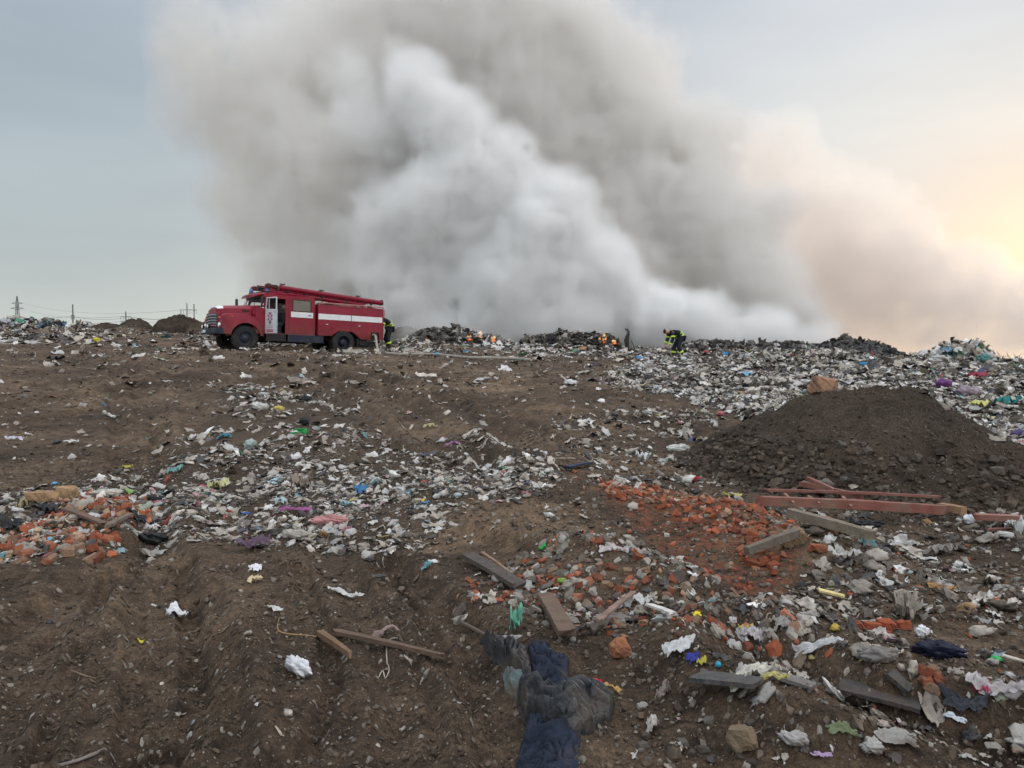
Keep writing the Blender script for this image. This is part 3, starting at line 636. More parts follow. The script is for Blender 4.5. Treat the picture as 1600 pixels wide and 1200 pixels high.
def build_truck():
    YAW, L = TRUCK_YAW, TRUCK_L; nx, ny = TRUCK_FRONT
    hd = Vector((math.cos(YAW), math.sin(YAW), 0)); lf = Vector((-hd.y, hd.x, 0))
    org = Vector((nx, ny, 0))-lf*1.12
    zf, zr = TRUCK_ZF, TRUCK_ZR
    pitch = -math.atan((zf-zr)/L)
    T = empty('fire_truck', (org.x, org.y, zf), (0, 0, 0), 'old red fire truck with white stripes and open white front door, parked on the dirt', 'fire truck')
    T.rotation_euler = (Matrix.Rotation(YAW, 3, 'Z') @ Matrix.Rotation(pitch, 3, 'Y')).to_euler()
    # chassis
    b = MB()
    for y in (-.42, .42): b.box((-2.5, y, .80), (7.0, .09, .22))
    for x in (.7, -.9, -2.4, -3.6, -4.9): b.box((x, 0, .80), (.10, .8, .18))
    b.tube([(0, -.9, .5), (0, .9, .5)], .06); b.tube([(-L, -.9, .5), (-L, .9, .5)], .09); b.lathe([(.0, -.2), (.2, -.12), (.23, 0), (.2, .12), (0, .2)], (-L, 0, .5), 'y', 16)
    b.tube([(-.8, 0, .6), (-L, 0, .5)], .05); b.box((.35, 0, .85), (.8, .55, .5)); b.box((-1.2, 0, .70), (1.2, .5, .35))
    for y in (-.5, .5):
        b.box((0, y, .60), (1.2, .08, .07)); b.box((-L, y, .62), (1.3, .08, .09))
    b.build('chassis', BLACK, T)
    # wheels
    def wheel(x, y, sg, steer=0, dual=False):
        W = MB(); w2 = .13
        W.lathe([(.30, -w2), (.42, -w2-.004), (.485, -w2+.02), (.508, -w2+.05), (.511, 0), (.508, w2-.05), (.485, w2-.02), (.42, w2+.004), (.30, w2)], (0, 0, 0), 'y', 44, cap=False)
        for k in range(44):
            a = k*2*math.pi/44
            for s_ in (-1, 1): W.box((math.cos(a)*.506, s_*.075, math.sin(a)*.506), (.022, .085, .034), rot=(0, -a, 0))
        if dual:
            W.lathe([(.30, -w2), (.42, -w2-.004), (.485, -w2+.02), (.508, -w2+.05), (.508, w2-.05), (.485, w2-.02), (.42, w2+.004), (.30, w2)], (0, -sg*.31, 0), 'y', 44)
        o = W.build('wheel', TYRE, T, 40); o.location = (x, y, .505); o.rotation_euler = (0, 0, steer)
        r = MB(); dep = .03 if not dual else -.05
        r.lathe([(.305, .12), (.285, .125), (.27, .09), (.262, dep), (.20, dep-.01), (.17, dep+.03), (.11, dep+.05), (.10, dep+.12), (.05, dep+.14), (.02, dep+.14)] if not dual else
                [(.305, .12), (.285, .125), (.27, .06), (.255, -.08), (.20, -.10), (.14, -.06), (.13, .05), (.09, .09), (.03, .10)], (0, 0, 0), 'y', 32, sg, False)
        for k in range(8):
            a = k*math.pi/4; r.lathe([(.016, 0), (.016, .03), (.008, .035)], (math.cos(a)*.15, sg*(dep+.045 if not dual else -.05), math.sin(a)*.15), 'y', 8, sg)
        q = r.build('rim', RIM, o, 35)
        return o
    wheel(0, .98, 1, R(-4)); wheel(0, -.98, -1, R(-4)); wheel(-L, 1.02, 1, 0, True); wheel(-L, -1.02, -1, 0, True)
    # front fenders
    for sg in (1, -1):
        b = MB(); arch = [(math.cos(a)*.60, .52+math.sin(a)*.60) for a in np.linspace(R(8), R(168), 18)]
        out_ = [(.62, .66), (.86, .66), (.945, .76), (.955, 1.10), (.95, 1.33), (.91, 1.41), (.80, 1.462), (.50, 1.475), (.15, 1.47), (-.14, 1.44), (-.36, 1.37), (-.53, 1.22), (-.64, 1.0), (-.72, .62)]
        pts = out_+arch[::-1]
        secs = []
        for (ys, f) in ((.52, .99), (.95, 1.0), (1.09, .993), (1.14, .972), (1.155, .94)):
            sec = []
            for i, (x, z) in enumerate(pts):
                if i < len(out_): cx_, cz_ = .12, .75; sec.append((cx_+(x-cx_)*(.5+.5*f), sg*ys, cz_+(z-cz_)*f if z > .9 else z))
                else: sec.append((x, sg*ys, z))
            secs.append(sec)
        b.loft(secs, cap=True)
        b.build('front_fender', RED, T, 35)
        i_ = MB(); i_.box((.0, sg*.60, 1.0), (1.2, .02, .7)); i_.build('wheel_well', BLACK, T)
        h = MB(); h.lathe([(.11, 0), (.11, .03), (.10, .045)], (.95, sg*.93, 1.00), 'x', 24); hb = h.build('headlight', CHROME, T, 40)
        h = MB(); h.lathe([(.098, .04), (.08, .06), (.05, .072), (.01, .075)], (.95, sg*.93, 1.00), 'x', 24); h.build('lens', LAMP, hb, 60)
        h = MB(); h.lathe([(.05, 0), (.05, .03), (.02, .05)], (.95, sg*.93, 1.28), 'x', 16); h.build('turn_signal', AMBER, T, 60)
        h = MB(); h.lathe([(.035, 0), (.035, .03), (.01, .045)], (.55, sg*1.12, 1.36), 'y', 12, sg); h.build('side_marker', AMBER, T, 60)
    # hood
    b = MB(); secs = []
    for x, hw, zt, zs in ((.98, .52, 1.66, 1.50), (.92, .58, 1.73, 1.50), (.75, .64, 1.79, 1.48), (.4, .70, 1.83, 1.48), (0, .76, 1.86, 1.48), (-.38, .82, 1.89, 1.48)):
        sec = [(x, -hw, 1.30), (x, -hw, zs), (x, -hw*.97, (zs+zt)/2+.04), (x, -hw*.82, zt-.045), (x, -hw*.5, zt-.005), (x, 0, zt+.015), (x, hw*.5, zt-.005), (x, hw*.82, zt-.045), (x, hw*.97, (zs+zt)/2+.04), (x, hw, zs), (x, hw, 1.30)]
        secs.append(sec)
    b.loft(secs); hood = b.build('hood', RED, T, 30)
    b = MB(); secs = []
    for x, hw, zt, zs in ((.93, .575, 1.735, 1.50), (.83, .615, 1.772, 1.49), (.73, .648, 1.80, 1.48)):
        k = 1.012; sec = [(x, -hw*.97*k, (zs+zt)/2+.04), (x, -hw*.82*k, zt-.035), (x, -hw*.5, zt+.005), (x, 0, zt+.025), (x, hw*.5, zt+.005), (x, hw*.82*k, zt-.035), (x, hw*.97*k, (zs+zt)/2+.04), (x, 0, 1.5)]
        secs.append(sec)
    b.loft(secs); b.build('hood_stripe', WHITE, hood, 30)
    for sg in (1, -1):
        b = MB()
        for k in range(5): b.box((-.12+.06*k-.1, sg*.79, 1.62+.002*k), (.03, .03, .09), rot=(0, R(15), 0))
        b.build('hood_vent', BLACK, hood)
    # grille between the fenders
    b = MB(); b.box((.93, 0, 1.17), (.12, 1.52, .70), bev=.05); g = b.build('grille', RED2, T, 30)
    b = MB(); b.box((.978, 0, 1.18), (.05, 1.38, .56), bev=.01); b.build('grille_opening', BLACK, g)
    for k in range(5):
        b = MB(); z = .98+k*.105
        b.tube([(.985, -.67, z-.01), (1.012, -.4, z+.008), (1.022, 0, z+.014), (1.012, .4, z+.008), (.985, .67, z-.01)], .021, 8); b.build('grille_bar', CHROME if k else PINKRED, g, 50)
    # bumper, plate, fog lamps
    b = MB(); b.loft([[(1.04+dx, y, .66), (1.16+dx, y, .66), (1.18+dx, y, .78), (1.16+dx, y, .88), (1.04+dx, y, .88)] for y, dx in ((-1.16, -.16), (-1.05, -.04), (-.6, 0), (.6, 0), (1.05, -.04), (1.16, -.16))])
    bp_ = b.build('bumper', NAVY, T, 30)
    b = MB(); b.box((1.20, -.38, .775), (.015, .50, .115), bev=.004); b.build('number_plate', WHITE, T)
    for y in (-.72, .02):
        b = MB(); b.lathe([(.04, -.08), (.085, -.03), (.085, .02)], (1.14, y, .97), 'x', 20); fl = b.build('fog_lamp', BLACK, T, 40)
        b = MB(); b.lathe([(.078, .02), (.06, .035), (.01, .04)], (1.14, y, .97), 'x', 20); b.build('lens', LAMP, fl, 60)
    for y in (-.42, .42): b = MB(); b.tube([(1.0, y, .85), (1.22, y, .86), (1.26, y, .80), (1.20, y, .75)], .018, 8); b.build('tow_hook', BLACK, T, 50)
    # cab: lower skin with openings, made of panels (near side y=+1.08)
    CW = 1.08; xw, xa, xb, xc = -.34, -.80, -1.62, -2.90
    b = MB()
    for sg in (1, -1):
        y0, y1 = sg*(CW-.05), sg*CW
        b.prism([(xw-.05, .72), (xa, .72), (xa, 1.74), (xw-.05, 1.80)], y0, y1)                      # cowl side
        b.prism([(xb-.02, .74), (xc, .74), (xc, 2.20), (xc+.05, 2.30), (xc+.14, 2.36), (xb, 2.37), (xb-.02, 2.22), (-1.86, 2.20), (-1.86, 1.74), (-1.84, 1.70), (-2.74, 1.70), (-2.76, 1.74), (-2.76, 2.18), (-1.86, 2.20), (xb-.02, 2.22)][:6]+[(xb, 1.70)], y0, y1) if False else None
        b.prism([(xb, .74), (xc, .74), (xc, 1.72), (xb, 1.72)], y0, y1)                              # below the rear window
        b.prism([(xb, 1.72), (-1.93, 1.72), (-1.93, 2.18), (xb, 2.18)], y0, y1)                      # pillars
        b.prism([(-2.72, 1.72), (xc, 1.72), (xc, 2.18), (-2.72, 2.18)], y0, y1)
        b.prism([(xa+.06, 2.18), (xc, 2.18), (xc+.03, 2.28), (xc+.10, 2.34), (xa+.1, 2.34)], y0, y1)  # cant rail
    b.box((xc+.025, 0, 1.22), (.05, 2*CW-.1, .96)); b.box((xc+.025, 0, 2.26), (.05, 2*CW-.1, .14))
    for y in (-.8, .8): b.box((xc+.025, y, 1.94), (.05, .46, .50))
    b.box((xw-.02, 0, 1.25), (.05, 2*CW-.12, 1.1))
    b.box(((xa+xc)/2, 0, .755), (abs(xc-xa), 2*CW-.1, .03))
    cab = b.build('cab', RED, T)
    # roof, domed, with visor
    b = MB(); secs = []
    for x, z, hw in ((-.44, 2.30, .80), (-.50, 2.345, .92), (-.75, 2.40, 1.03), (-1.3, 2.43, 1.07), (-2.2, 2.43, 1.07), (-2.75, 2.40, 1.06), (-2.90, 2.33, 1.03)):
        secs.append([(x, -hw, z-.09), (x, -hw*1.01, z-.05), (x, -hw*.93, z-.01), (x, -hw*.6, z+.02), (x, 0, z+.035), (x, hw*.6, z+.02), (x, hw*.93, z-.01), (x, hw*1.01, z-.05), (x, hw, z-.09)])
    b.loft(secs); b.build('roof', RED, T, 40)
    # windscreen wrapping round to the doors
    def ws_pt(a, z):  # a -1..1
        y = a*1.0; x = -.36-.42*abs(a)**3.2; return (x-.10*(z-1.86)/.5, y*(1-.04*(z-1.86)/.5), z)
    b = MB(); aa = np.linspace(-1, 1, 17); ring = [[ws_pt(a, z) for a in aa] for z in (1.84, 2.30)]
    vs = [[b.bm.verts.new(p) for p in r_] for r_ in ring]
    for k in range(16): b.bm.faces.new((vs[0][k], vs[0][k+1], vs[1][k+1], vs[1][k]))
    b.build('windscreen', GLASS, T, 60)
    b = MB(); b.tube([ws_pt(a, 1.84) for a in aa], .03, 8); b.tube([ws_pt(a, 2.30) for a in aa], .03, 8)
    for a in (-1, 1): b.tube([ws_pt(a, 1.80), ws_pt(a, 2.32)], .04, 8)
    b.tube([ws_pt(0, 1.84), ws_pt(0, 2.30)], .014, 6)
    b.build('windscreen_frame', RED, T, 50)
    b = MB(); b.loft([[(-.30, y, 1.50), (-.34, y, 1.84), (-.62, y, 1.78), (-.82, y, 1.72), (-.82, y, 1.45)] for y in (-1.06, -1.0, 0, 1.0, 1.06)]); b.build('cowl', RED, T, 30)
    for y in (-.35, .40):
        b = MB(); b.tube([(-.33, y, 1.87), (-.36, y+.22, 1.95), (-.42, y+.40, 2.08)], .010, 6); b.build('wiper', BLACK, T)
    # far door closed, with window frame; near door swung open
    def door(hinge, sg, ang, near):
        D = MB(); w_ = .80; m_ = [DOORW, PALEBLUE] if near else [RED, RED]
        y = 0
        D.prism([(0, 0), (-w_, 0), (-w_, .95), (0, 1.0)], -.035*sg, .022*sg, bev=.006)
        D.mi = 1
        D.box((-w_-.004, -.008*sg, .48), (.01, .05, .93))
        D.mi = 0
        for (x0, z0, x1, z1) in ((-.03, .95, -.10, 1.42), (-w_+.025, .90, -w_+.025, 1.42), (-.10, 1.42, -w_+.025, 1.42), (-.26, .97, -.26, 1.42)):
            D.tube([(x0, 0, z0), (x1, 0, z1)], .028 if x0 != -.26 else .014, 8)
        o = D.build('front_door', m_, T, 35); o.location = hinge; o.rotation_euler = (0, 0, ang)
        G = MB(); G.patch([(-.07, 0, .96), (-w_+.03, 0, .94), (-w_+.03, 0, 1.41), (-.11, 0, 1.41)]); G.build('window', GLASS, o)
        K = MB(); K.box((-w_+.10, .04*sg, .86), (.13, .02, .03), bev=.006); K.build('handle', CHROME, o)
        if near:
            # painted emblem and lettering bands of the fire service
            E = MB()
            for nm, pts in emblem_shapes():
                E.mi = 0 if nm else 1
                for poly in pts: E.patch([(-x, .0245, z) for x, z in poly])
            E.build('emblem', [SIGN, SIGNK], o)
            for (z, wd, hh_, s_, mm_) in ((.305, .30, .035, 'ПОЖЕЖНА', SIGNK), (.215, .44, .05, 'ОХОРОНА', SIGN)): 
                text_mesh(s_, wd, hh_, o, (-.36, .0245, z), mm_)
            E = MB(); E.patch([(-.14, .0245, .045), (-.60, .0245, .045), (-.60, .0245, .155), (-.14, .0245, .155)]); E.build('lettering_panel', SIGN, o)
            text_mesh('ОХОРОНА', .40, .07, o, (-.37, .0255, .065), DOORW)
        else:
            S_ = MB(); S_.box((-.42, .026*sg, .78), (.7, .006, .20)); S_.build('stripe', WHITE, o)
        return o
    door((xa, CW-.03, .74), 1, R(-77), True); door((xa, -CW+.03, .74), -1, 0, False)
    # rear door: seams, window, stripe, handle
    for sg in (1, -1):
        b = MB()
        for (x0, x1, z0, z1) in ((-1.75, -1.742, .80, 2.20), (-2.83, -2.822, .80, 2.20)): b.box(((x0+x1)/2, sg*(CW+.001), (z0+z1)/2), (.010, .006, z1-z0))
        b.box((-2.29, sg*(CW+.001), .80), (1.08, .006, .010)); b.build('door_seam', BLACK, T)
        b = MB(); b.box((-2.325, sg*(CW-.02), 1.95), (.79, .012, .46)); b.build('rear_door_window', GLASSD, T)
        b = MB()
        for (x0, z0, x1, z1) in ((-1.93, 1.72, -2.72, 1.72), (-1.93, 2.18, -2.72, 2.18), (-1.93, 1.72, -1.93, 2.18), (-2.72, 1.72, -2.72, 2.18)): b.tube([(x0, sg*(CW+.002), z0), (x1, sg*(CW+.002), z1)], .014, 6)
        b.build('window_seal', BLACK, T)
        b = MB(); b.box((-2.33, sg*(CW+.006), 1.575), (.95, .010, .225)); st = b.build('stripe', WHITE, T)
        b = MB(); b.box((-2.66, sg*(CW+.014), 1.56), (.13, .02, .03), bev=.005); b.build('handle', BLACK, T)
    # cabin interior
    for x, nm in ((-1.35, 'front_seat'), (-2.45, 'rear_seat')):
        b = MB(); b.box((x, 0, 1.15), (.5, 1.8, .16), bev=.05); b.box((x-.28, 0, 1.42), (.12, 1.8, .46), bev=.05); b.box((x, 0, .92), (.4, 1.7, .3)); b.build(nm, CABIN, T, 40)
    b = MB(); b.box((-.62, 0, 1.48), (.25, 2.0, .30), bev=.04); b.box((-.55, 0, 1.1), (.06, 2.0, .6)); b.build('dashboard', CABIN, T, 40)
    b = MB(); ring = [(-.95+math.sin(a)*.06, .45+math.cos(a)*.21, 1.68+math.sin(a)*.20) for a in np.linspace(0, 2*math.pi, 21)]; b.tube(ring, .014, 6, False); b.tube([(-.95, .24, 1.68), (-.95, .66, 1.68)], .012, 6); b.tube([(-.95, .45, 1.68), (-.72, .45, 1.45)], .02, 6); b.build('steering_wheel', BLACK, T, 50)
    # steps and boxes below the cab
    for sg in (1, -1):
        b = MB(); b.box((-1.22, sg*.98, .60), (.80, .22, .26), bev=.01); b.box((-1.22, sg*1.03, .46), (.84, .26, .035), bev=.006)
        for x in (-.84, -1.62): b.box((x, sg*1.10, .59), (.03, .03, .27))
        b.build('step', BLACK, T)
        b = MB(); b.box((-2.50, sg*.98, .60), (1.55, .26, .28), bev=.02); b.box((-2.5, sg*1.0, .45), (1.6, .30, .03)); b.build('tool_box', NAVY, T)
    # gap panel and tank body
    b = MB(); b.box((-2.955, 0, 1.45), (.07, 1.9, 1.2)); b.build('bulkhead', BLACK, T)
    BW = 1.15
    arc = [(-3.62, .755), (-3.78, .88), (-3.92, .985), (-4.58, .985), (-4.74, .86), (-4.98, .67)]
    b = MB()
    for sg in (1, -1):
        pts = [(-3.0, .755)]+arc+[(-5.46, .66)]+([(-5.46, 1.0), (-5.86, 1.0), (-5.86, .66)] if sg == 1 else [])+[(-6.08, .66), (-6.08, 2.0), (-6.02, 2.06), (-3.05, 2.06), (-3.0, 2.0)]
        b.prism(pts, sg*(BW-.05), sg*BW, bev=.006)
    b.box((-4.54, 0, 2.03), (3.0, 2*BW-.11, .05)); b.box((-3.03, 0, 1.4), (.05, 2*BW-.11, 1.25)); b.box((-6.05, 0, 1.36), (.05, 2*BW-.11, 1.38)); b.box((-4.5, 0, .98), (3.0, 1.5, .04))
    body = b.build('tank_body', RED, T, 30)
    b = MB(); b.box((-5.66, BW-.20, .83), (.42, .28, .34)); b.build('hose_bay', BLACK, T)
    for sg in (1, -1):
        b = MB()
        for x in (-4.52,): b.box((x, sg*(BW+.001), 1.50), (.012, .006, 1.03))
        b.box((-4.5, sg*(BW+.001), 1.995), (2.95, .006, .010)); b.build('locker_seam', BLACK, T)
        b = MB(); b.box((-3.76, sg*(BW+.006), 1.555), (1.49, .010, .235)); b.build('stripe', WHITE, T)
        b = MB(); b.box((-5.27, sg*(BW+.006), 1.555), (1.47, .010, .235)); b.build('stripe', WHITE, T)
        for x in (-3.4, -4.9):
            b = MB(); b.box((x, sg*(BW+.012), 1.24), (.10, .02, .03), bev=.005); b.build('locker_handle', CHROME, T)
        b = MB(); b.box((-4.8, sg*1.0, .52), (.04, .5, .35)); b.build('mud_flap', BLACK, T)
    b = MB(); b.box((-5.45, .0, .50), (.9, 1.6, .22), bev=.02); b.box((-5.15, .9, .55), (.35, .25, .30)); b.build('rear_frame', BLACK, T)
    b = MB(); b.box((-6.085, 0, 1.3), (.02, 1.7, 1.1)); b.build('pump_door', RED2, T)
    for y in (-.95, .95):
        b = MB(); b.box((-6.09, y, .9), (.03, .14, .10), bev=.01); b.build('tail_light', AMBER, T)
    # rails on top of the body
    b = MB()
    for sg in (1, -1):
        b.tube([(-3.1, sg*1.05, 2.06), (-3.1, sg*1.05, 2.15), (-6.0, sg*1.05, 2.14), (-6.12, sg*1.05, 2.10), (-6.18, sg*1.05, 1.98), (-6.18, sg*1.05, 1.72), (-6.10, sg*1.05, 1.68)], .022, 8)
        for x in (-3.8, -4.5, -5.2): b.tube([(x, sg*1.05, 2.05), (x, sg*1.05, 2.15)], .014, 6)
    b.build('top_rail', PINKRED, T, 50)
    b = MB(); b.tube([(-6.1, .35, 2.1), (-6.22, .35, 2.0), (-6.22, .35, .8)], .018, 8); b.tube([(-6.1, .75, 2.1), (-6.22, .75, 2.0), (-6.22, .75, .8)], .018, 8)
    for k in range(5): b.tube([(-6.22, .35, .9+k*.25), (-6.22, .75, .9+k*.25)], .012, 6)
    b.build('rear_ladder', CHROME, T, 50)
    # hose cases: sloping red tubes carried over cab and body
    for y in (.86, -.86):
        z0, z1, x0, x1 = 2.655, 2.34, -1.45, -6.10
        dz = (z1-z0)/(x1-x0)
        b = MB(); b.tube([(x0, y, z0), (x1, y, z1)], .105, 20)
        for x in (-1.50, -3.1, -4.6, -5.7, -6.04): zz = z0+(x-x0)*dz; b.tube([(x-.03, y, zz-.03*dz), (x+.03, y, zz+.03*dz)], .116, 20)
        tb = b.build('hose_case', RED2, T, 50)
        b = MB(); b.tube([(x1-.01, y, z1-.002), (x1-.06, y, z1-.006)], .098, 20); b.box((x1-.03, y, z1+.12), (.10, .04, .05)); b.build('end_cap', BLACK, tb, 50)
    # ladder lying in the middle, projecting over the cab
    b = MB()
    def zl(x): return 2.70+(x+.95)*.0653
    for y in (-.30, -.18, .18, .30): b.tube([(-.75, y, zl(-.75)), (-6.0, y, zl(-6.0))], .026, 6)
    b.build('ladder_rail', RED2, T, 50)
    b = MB()
    for k in range(18): x = -.85-k*.30; b.tube([(x, -.30, zl(x)), (x, .30, zl(x))], .016, 6)
    b.build('ladder_rung', CHROME, T, 50)
    OX = mat('oxblood', (.09, .018, .022), rough=.6, var=.3)
    for y in (-.86, .86):
        b = MB(); b.box((-1.10, y-.02, 2.68), (.50, .16, .14), bev=.03); b.box((-1.36, y, 2.60), (.10, .22, .20), bev=.03); b.box((-.98, y, 2.75), (.16, .10, .08), bev=.02); b.tube([(-.85, y+.05, 2.72), (-1.4, y+.05, 2.60)], .03, 8)
        b.build('hose_nozzle', OX, T, 50)
    b = MB()
    for x, zz in ((-1.8, 2.50), (-2.55, 2.46), (-3.3, 2.30), (-4.4, 2.22), (-5.6, 2.16)):
        for y in (-.86, .86):
            zt = 2.655+(x+1.45)*.0677; zb = 2.40 if x > -2.9 else 2.05; b.tube([(x, y, zb), (x, y, zt-.09)], .025, 6); b.box((x, y, zt-.11), (.12, .16, .05), bev=.01)
        b.tube([(x, -.86, zz), (x, .86, zz)], .022, 6)
    b.build('rack_bracket', BLACK, T, 50)
    for x in (-1.55, -3.25, -4.95): b = MB(); zt = 2.655+(x+1.45)*.0677; b.box((x, .86, zt+.13), (.22, .07, .05), rot=(0, R(14), 0), bev=.01); b.tube([(x-.1, .80, zt+.14), (x+.12, .92, zt+.17)], .014, 6); b.build('clamp', BLACK, T, 50)
    # things stowed on the body top
    b = MB(); rg = random.Random(4)
    for k in range(5):
        y = .95-.12*k; pts = [(-3.15-i*.32, y+rg.uniform(-.03, .03), 2.10+.03*math.sin(i*1.3+k)+rg.uniform(0, .03)) for i in range(9)]; b.tube(pts, .03, 7)
    b.build('stowed_hose', HOSE, T, 60)
    b = MB(); b.box((-5.25, .92, 2.12), (.16, .20, .12), bev=.03); b.box((-5.62, .95, 2.13), (.14, .16, .10), bev=.02); b.box((-5.0, .9, 2.11), (.3, .1, .06), rot=(0, .1, .3)); b.build('coupling', CHROME, T, 40)
    # beacons, horn speaker, searchlight, mirrors
    for y, x in ((-.62, -.78), (.72, -.98)):
        b = MB(); b.lathe([(.10, 0), (.10, .05), (.085, .07)], (x, y, 2.42), 'z', 20); bb = b.build('beacon', BLACK, T, 40)
        b = MB(); b.lathe([(.085, .06), (.088, .14), (.075, .20), (.04, .235), (.01, .24)], (x, y, 2.42), 'z', 20); b.build('lens', BLUE, bb, 60)
    b = MB()
    for k, (x, y) in enumerate(((-.80, -.25), (-.82, .05), (-.84, .3))): b.box((x, y, 2.45), (.10, .14, .05), bev=.01)
    b.build('roof_marker_lamp', BLACK, T)
    b = MB(); b.lathe([(.11, .14), (.09, .05), (.04, -.02), (.035, -.12)], (-.80, .50, 2.60), 'x', 18); b.tube([(-.85, .50, 2.44), (-.85, .50, 2.58)], .02, 6); b.build('loudspeaker', BLACK, T, 50)
    for sg, x0 in ((-1, -.50), (1, -.72)):
        b = MB(); b.tube([(x0-.08, sg*1.02, 1.80), (x0+.10, sg*1.22, 1.86), (x0+.12, sg*1.24, 2.02)], .014, 6); mo = b.build('mirror_arm', BLACK, T)
        b = MB(); b.box((x0+.12, sg*1.25, 2.08), (.06, .22, .32), bev=.03); b.build('mirror', BLACK, mo, 50)
        b = MB(); b.lathe([(.0, -.02), (.07, -.01), (.085, .02), (.03, .04)], (x0+.14, sg*1.26, 1.86), 'x', 16); b.build('round_mirror', BLACK if sg > 0 else CHROME, mo, 50)
    return T, hd, lf, org, zf
def text_mesh(s, wd, hh_, parent, loc, m_):
    cu = bpy.data.curves.new('lettering', 'FONT'); cu.body = s; cu.align_x = 'CENTER'; o = bpy.data.objects.new('lettering', cu); C.objects.link(o)
    dg = bpy.context.evaluated_depsgraph_get(); me = bpy.data.meshes.new_from_object(o.evaluated_get(dg)); bpy.data.objects.remove(o)
    co = np.zeros(len(me.vertices)*3); me.vertices.foreach_get('co', co); co = co.reshape(-1, 3)
    sx = wd/max(1e-6, np.ptp(co[:, 0])); sy = hh_/max(1e-6, np.ptp(co[:, 1])); n = np.zeros_like(co)
    n[:, 0] = -co[:, 0]*sx+loc[0]; n[:, 1] = loc[1]; n[:, 2] = co[:, 1]*sy+loc[2]; me.vertices.foreach_set('co', n.ravel()); me.materials.clear(); me.materials.append(m_)
    q = bpy.data.objects.new('lettering', me); C.objects.link(q); q.parent = parent; return q
def emblem_shapes():
    """round badge made of dark and red wedges around a small pale centre, with a drop below"""
    cx_, cz_ = .37, .63; dark, red = [], []
    def ell(a, r, k=1.35): return (cx_+math.cos(a)*r, cz_+math.sin(a)*r*k)
    for k in range(8):
        a0 = k*math.pi/4+R(8); a1 = a0+R(29)
        (red if k % 2 else dark).append([ell(a0, .085), ell(a0, .16), ell((a0+a1)/2, .185), ell(a1, .16), ell(a1, .085)])
    for k in range(5):
        a = R(90+72*k); red.append([ell(a, .07), ell(a+R(36), .028), (cx_, cz_), ell(a-R(36), .028)])
    dark.append([(cx_-.035, .37), (cx_+.035, .37), (cx_+.045, .40), (cx_, .44), (cx_-.045, .40)])
    return [(True, red), (False, dark)]
TRUCK = build_truck()
# ------------------------------------------------------------ litter shapes (numpy templates)
def tpl_film(n, seed, crump=.22, asp=1.0):
    rg = np.random.default_rng(seed); u = np.linspace(-.5, .5, n); U, V = np.meshgrid(u, u, indexing='ij')
    a = np.arctan2(V, U); ra = 1+.38*vnoise(a*1.1+seed, a*0+seed, seed)+.22*vnoise(a*3.3, a*0+seed*2, seed+5)
    X = U*ra*asp+.09*vnoise(U*5, V*5+seed, seed+9); Y = V*ra/asp+.09*vnoise(U*5+3, V*5+seed, seed+11)
    Z = crump*(1-2*np.abs(vnoise(U*2.6+seed, V*2.6, seed+1)))*.6+crump*.8*(.5-np.abs(vnoise(U*6+seed, V*6, seed+2)))
    Z = Z-Z.min()*.75
    return np.stack([X.ravel(), Y.ravel(), Z.ravel()], 1), grid_faces(n, n)
def tpl_lump(nu, nv, seed, flat=.5, rough=.5, asp=1.0):
    th = np.linspace(.04, math.pi-.04, nu)[:, None]; ph = np.linspace(0, 2*math.pi, nv, endpoint=False)[None, :]
    x = np.sin(th)*np.cos(ph); y = np.sin(th)*np.sin(ph); z = np.cos(th)+0*ph
    f = 1+rough*(.5-np.abs(vnoise(x*1.7+seed+z, y*1.7+z*1.3, seed)))+rough*.55*(.5-np.abs(vnoise(x*4+z*2, y*4+seed-z*2, seed+3)))+rough*.3*vnoise(x*9+z*5, y*9-z*5, seed+5)
    co = np.stack([(x*f*.5*asp).ravel(), (y*f*.5/asp).ravel(), (z*f*.5*flat).ravel()], 1); co[:, 2] -= co[:, 2].min()*.7
    return co, grid_faces(nu, nv, True)
def tpl_strip(n, seed, w_=.10):
    t = np.linspace(0, 1, n); ang = np.cumsum(vnoise(t*4+seed, t*0, seed)*.55); cx_ = np.cumsum(np.cos(ang))/n; cy_ = np.cumsum(np.sin(ang))/n; cx_ -= cx_.mean(); cy_ -= cy_.mean()
    z = .08+.10*np.abs(vnoise(t*5+seed, t*0+3, seed)); tw = vnoise(t*3+seed, t*0+9, seed)*1.5; ww = w_*(.6+.5*np.abs(vnoise(t*3, t*0+seed, seed+2)))
    nx, ny = -np.sin(ang), np.cos(ang); k = []
    for s_ in (-.5, 0, .5): k.append(np.stack([cx_+nx*ww*s_*np.cos(tw), cy_+ny*ww*s_*np.cos(tw), z+ww*s_*np.sin(tw)+(.02 if s_ == 0 else 0)], 1))
    return np.stack(k, 1).reshape(-1, 3), grid_faces(n, 3)
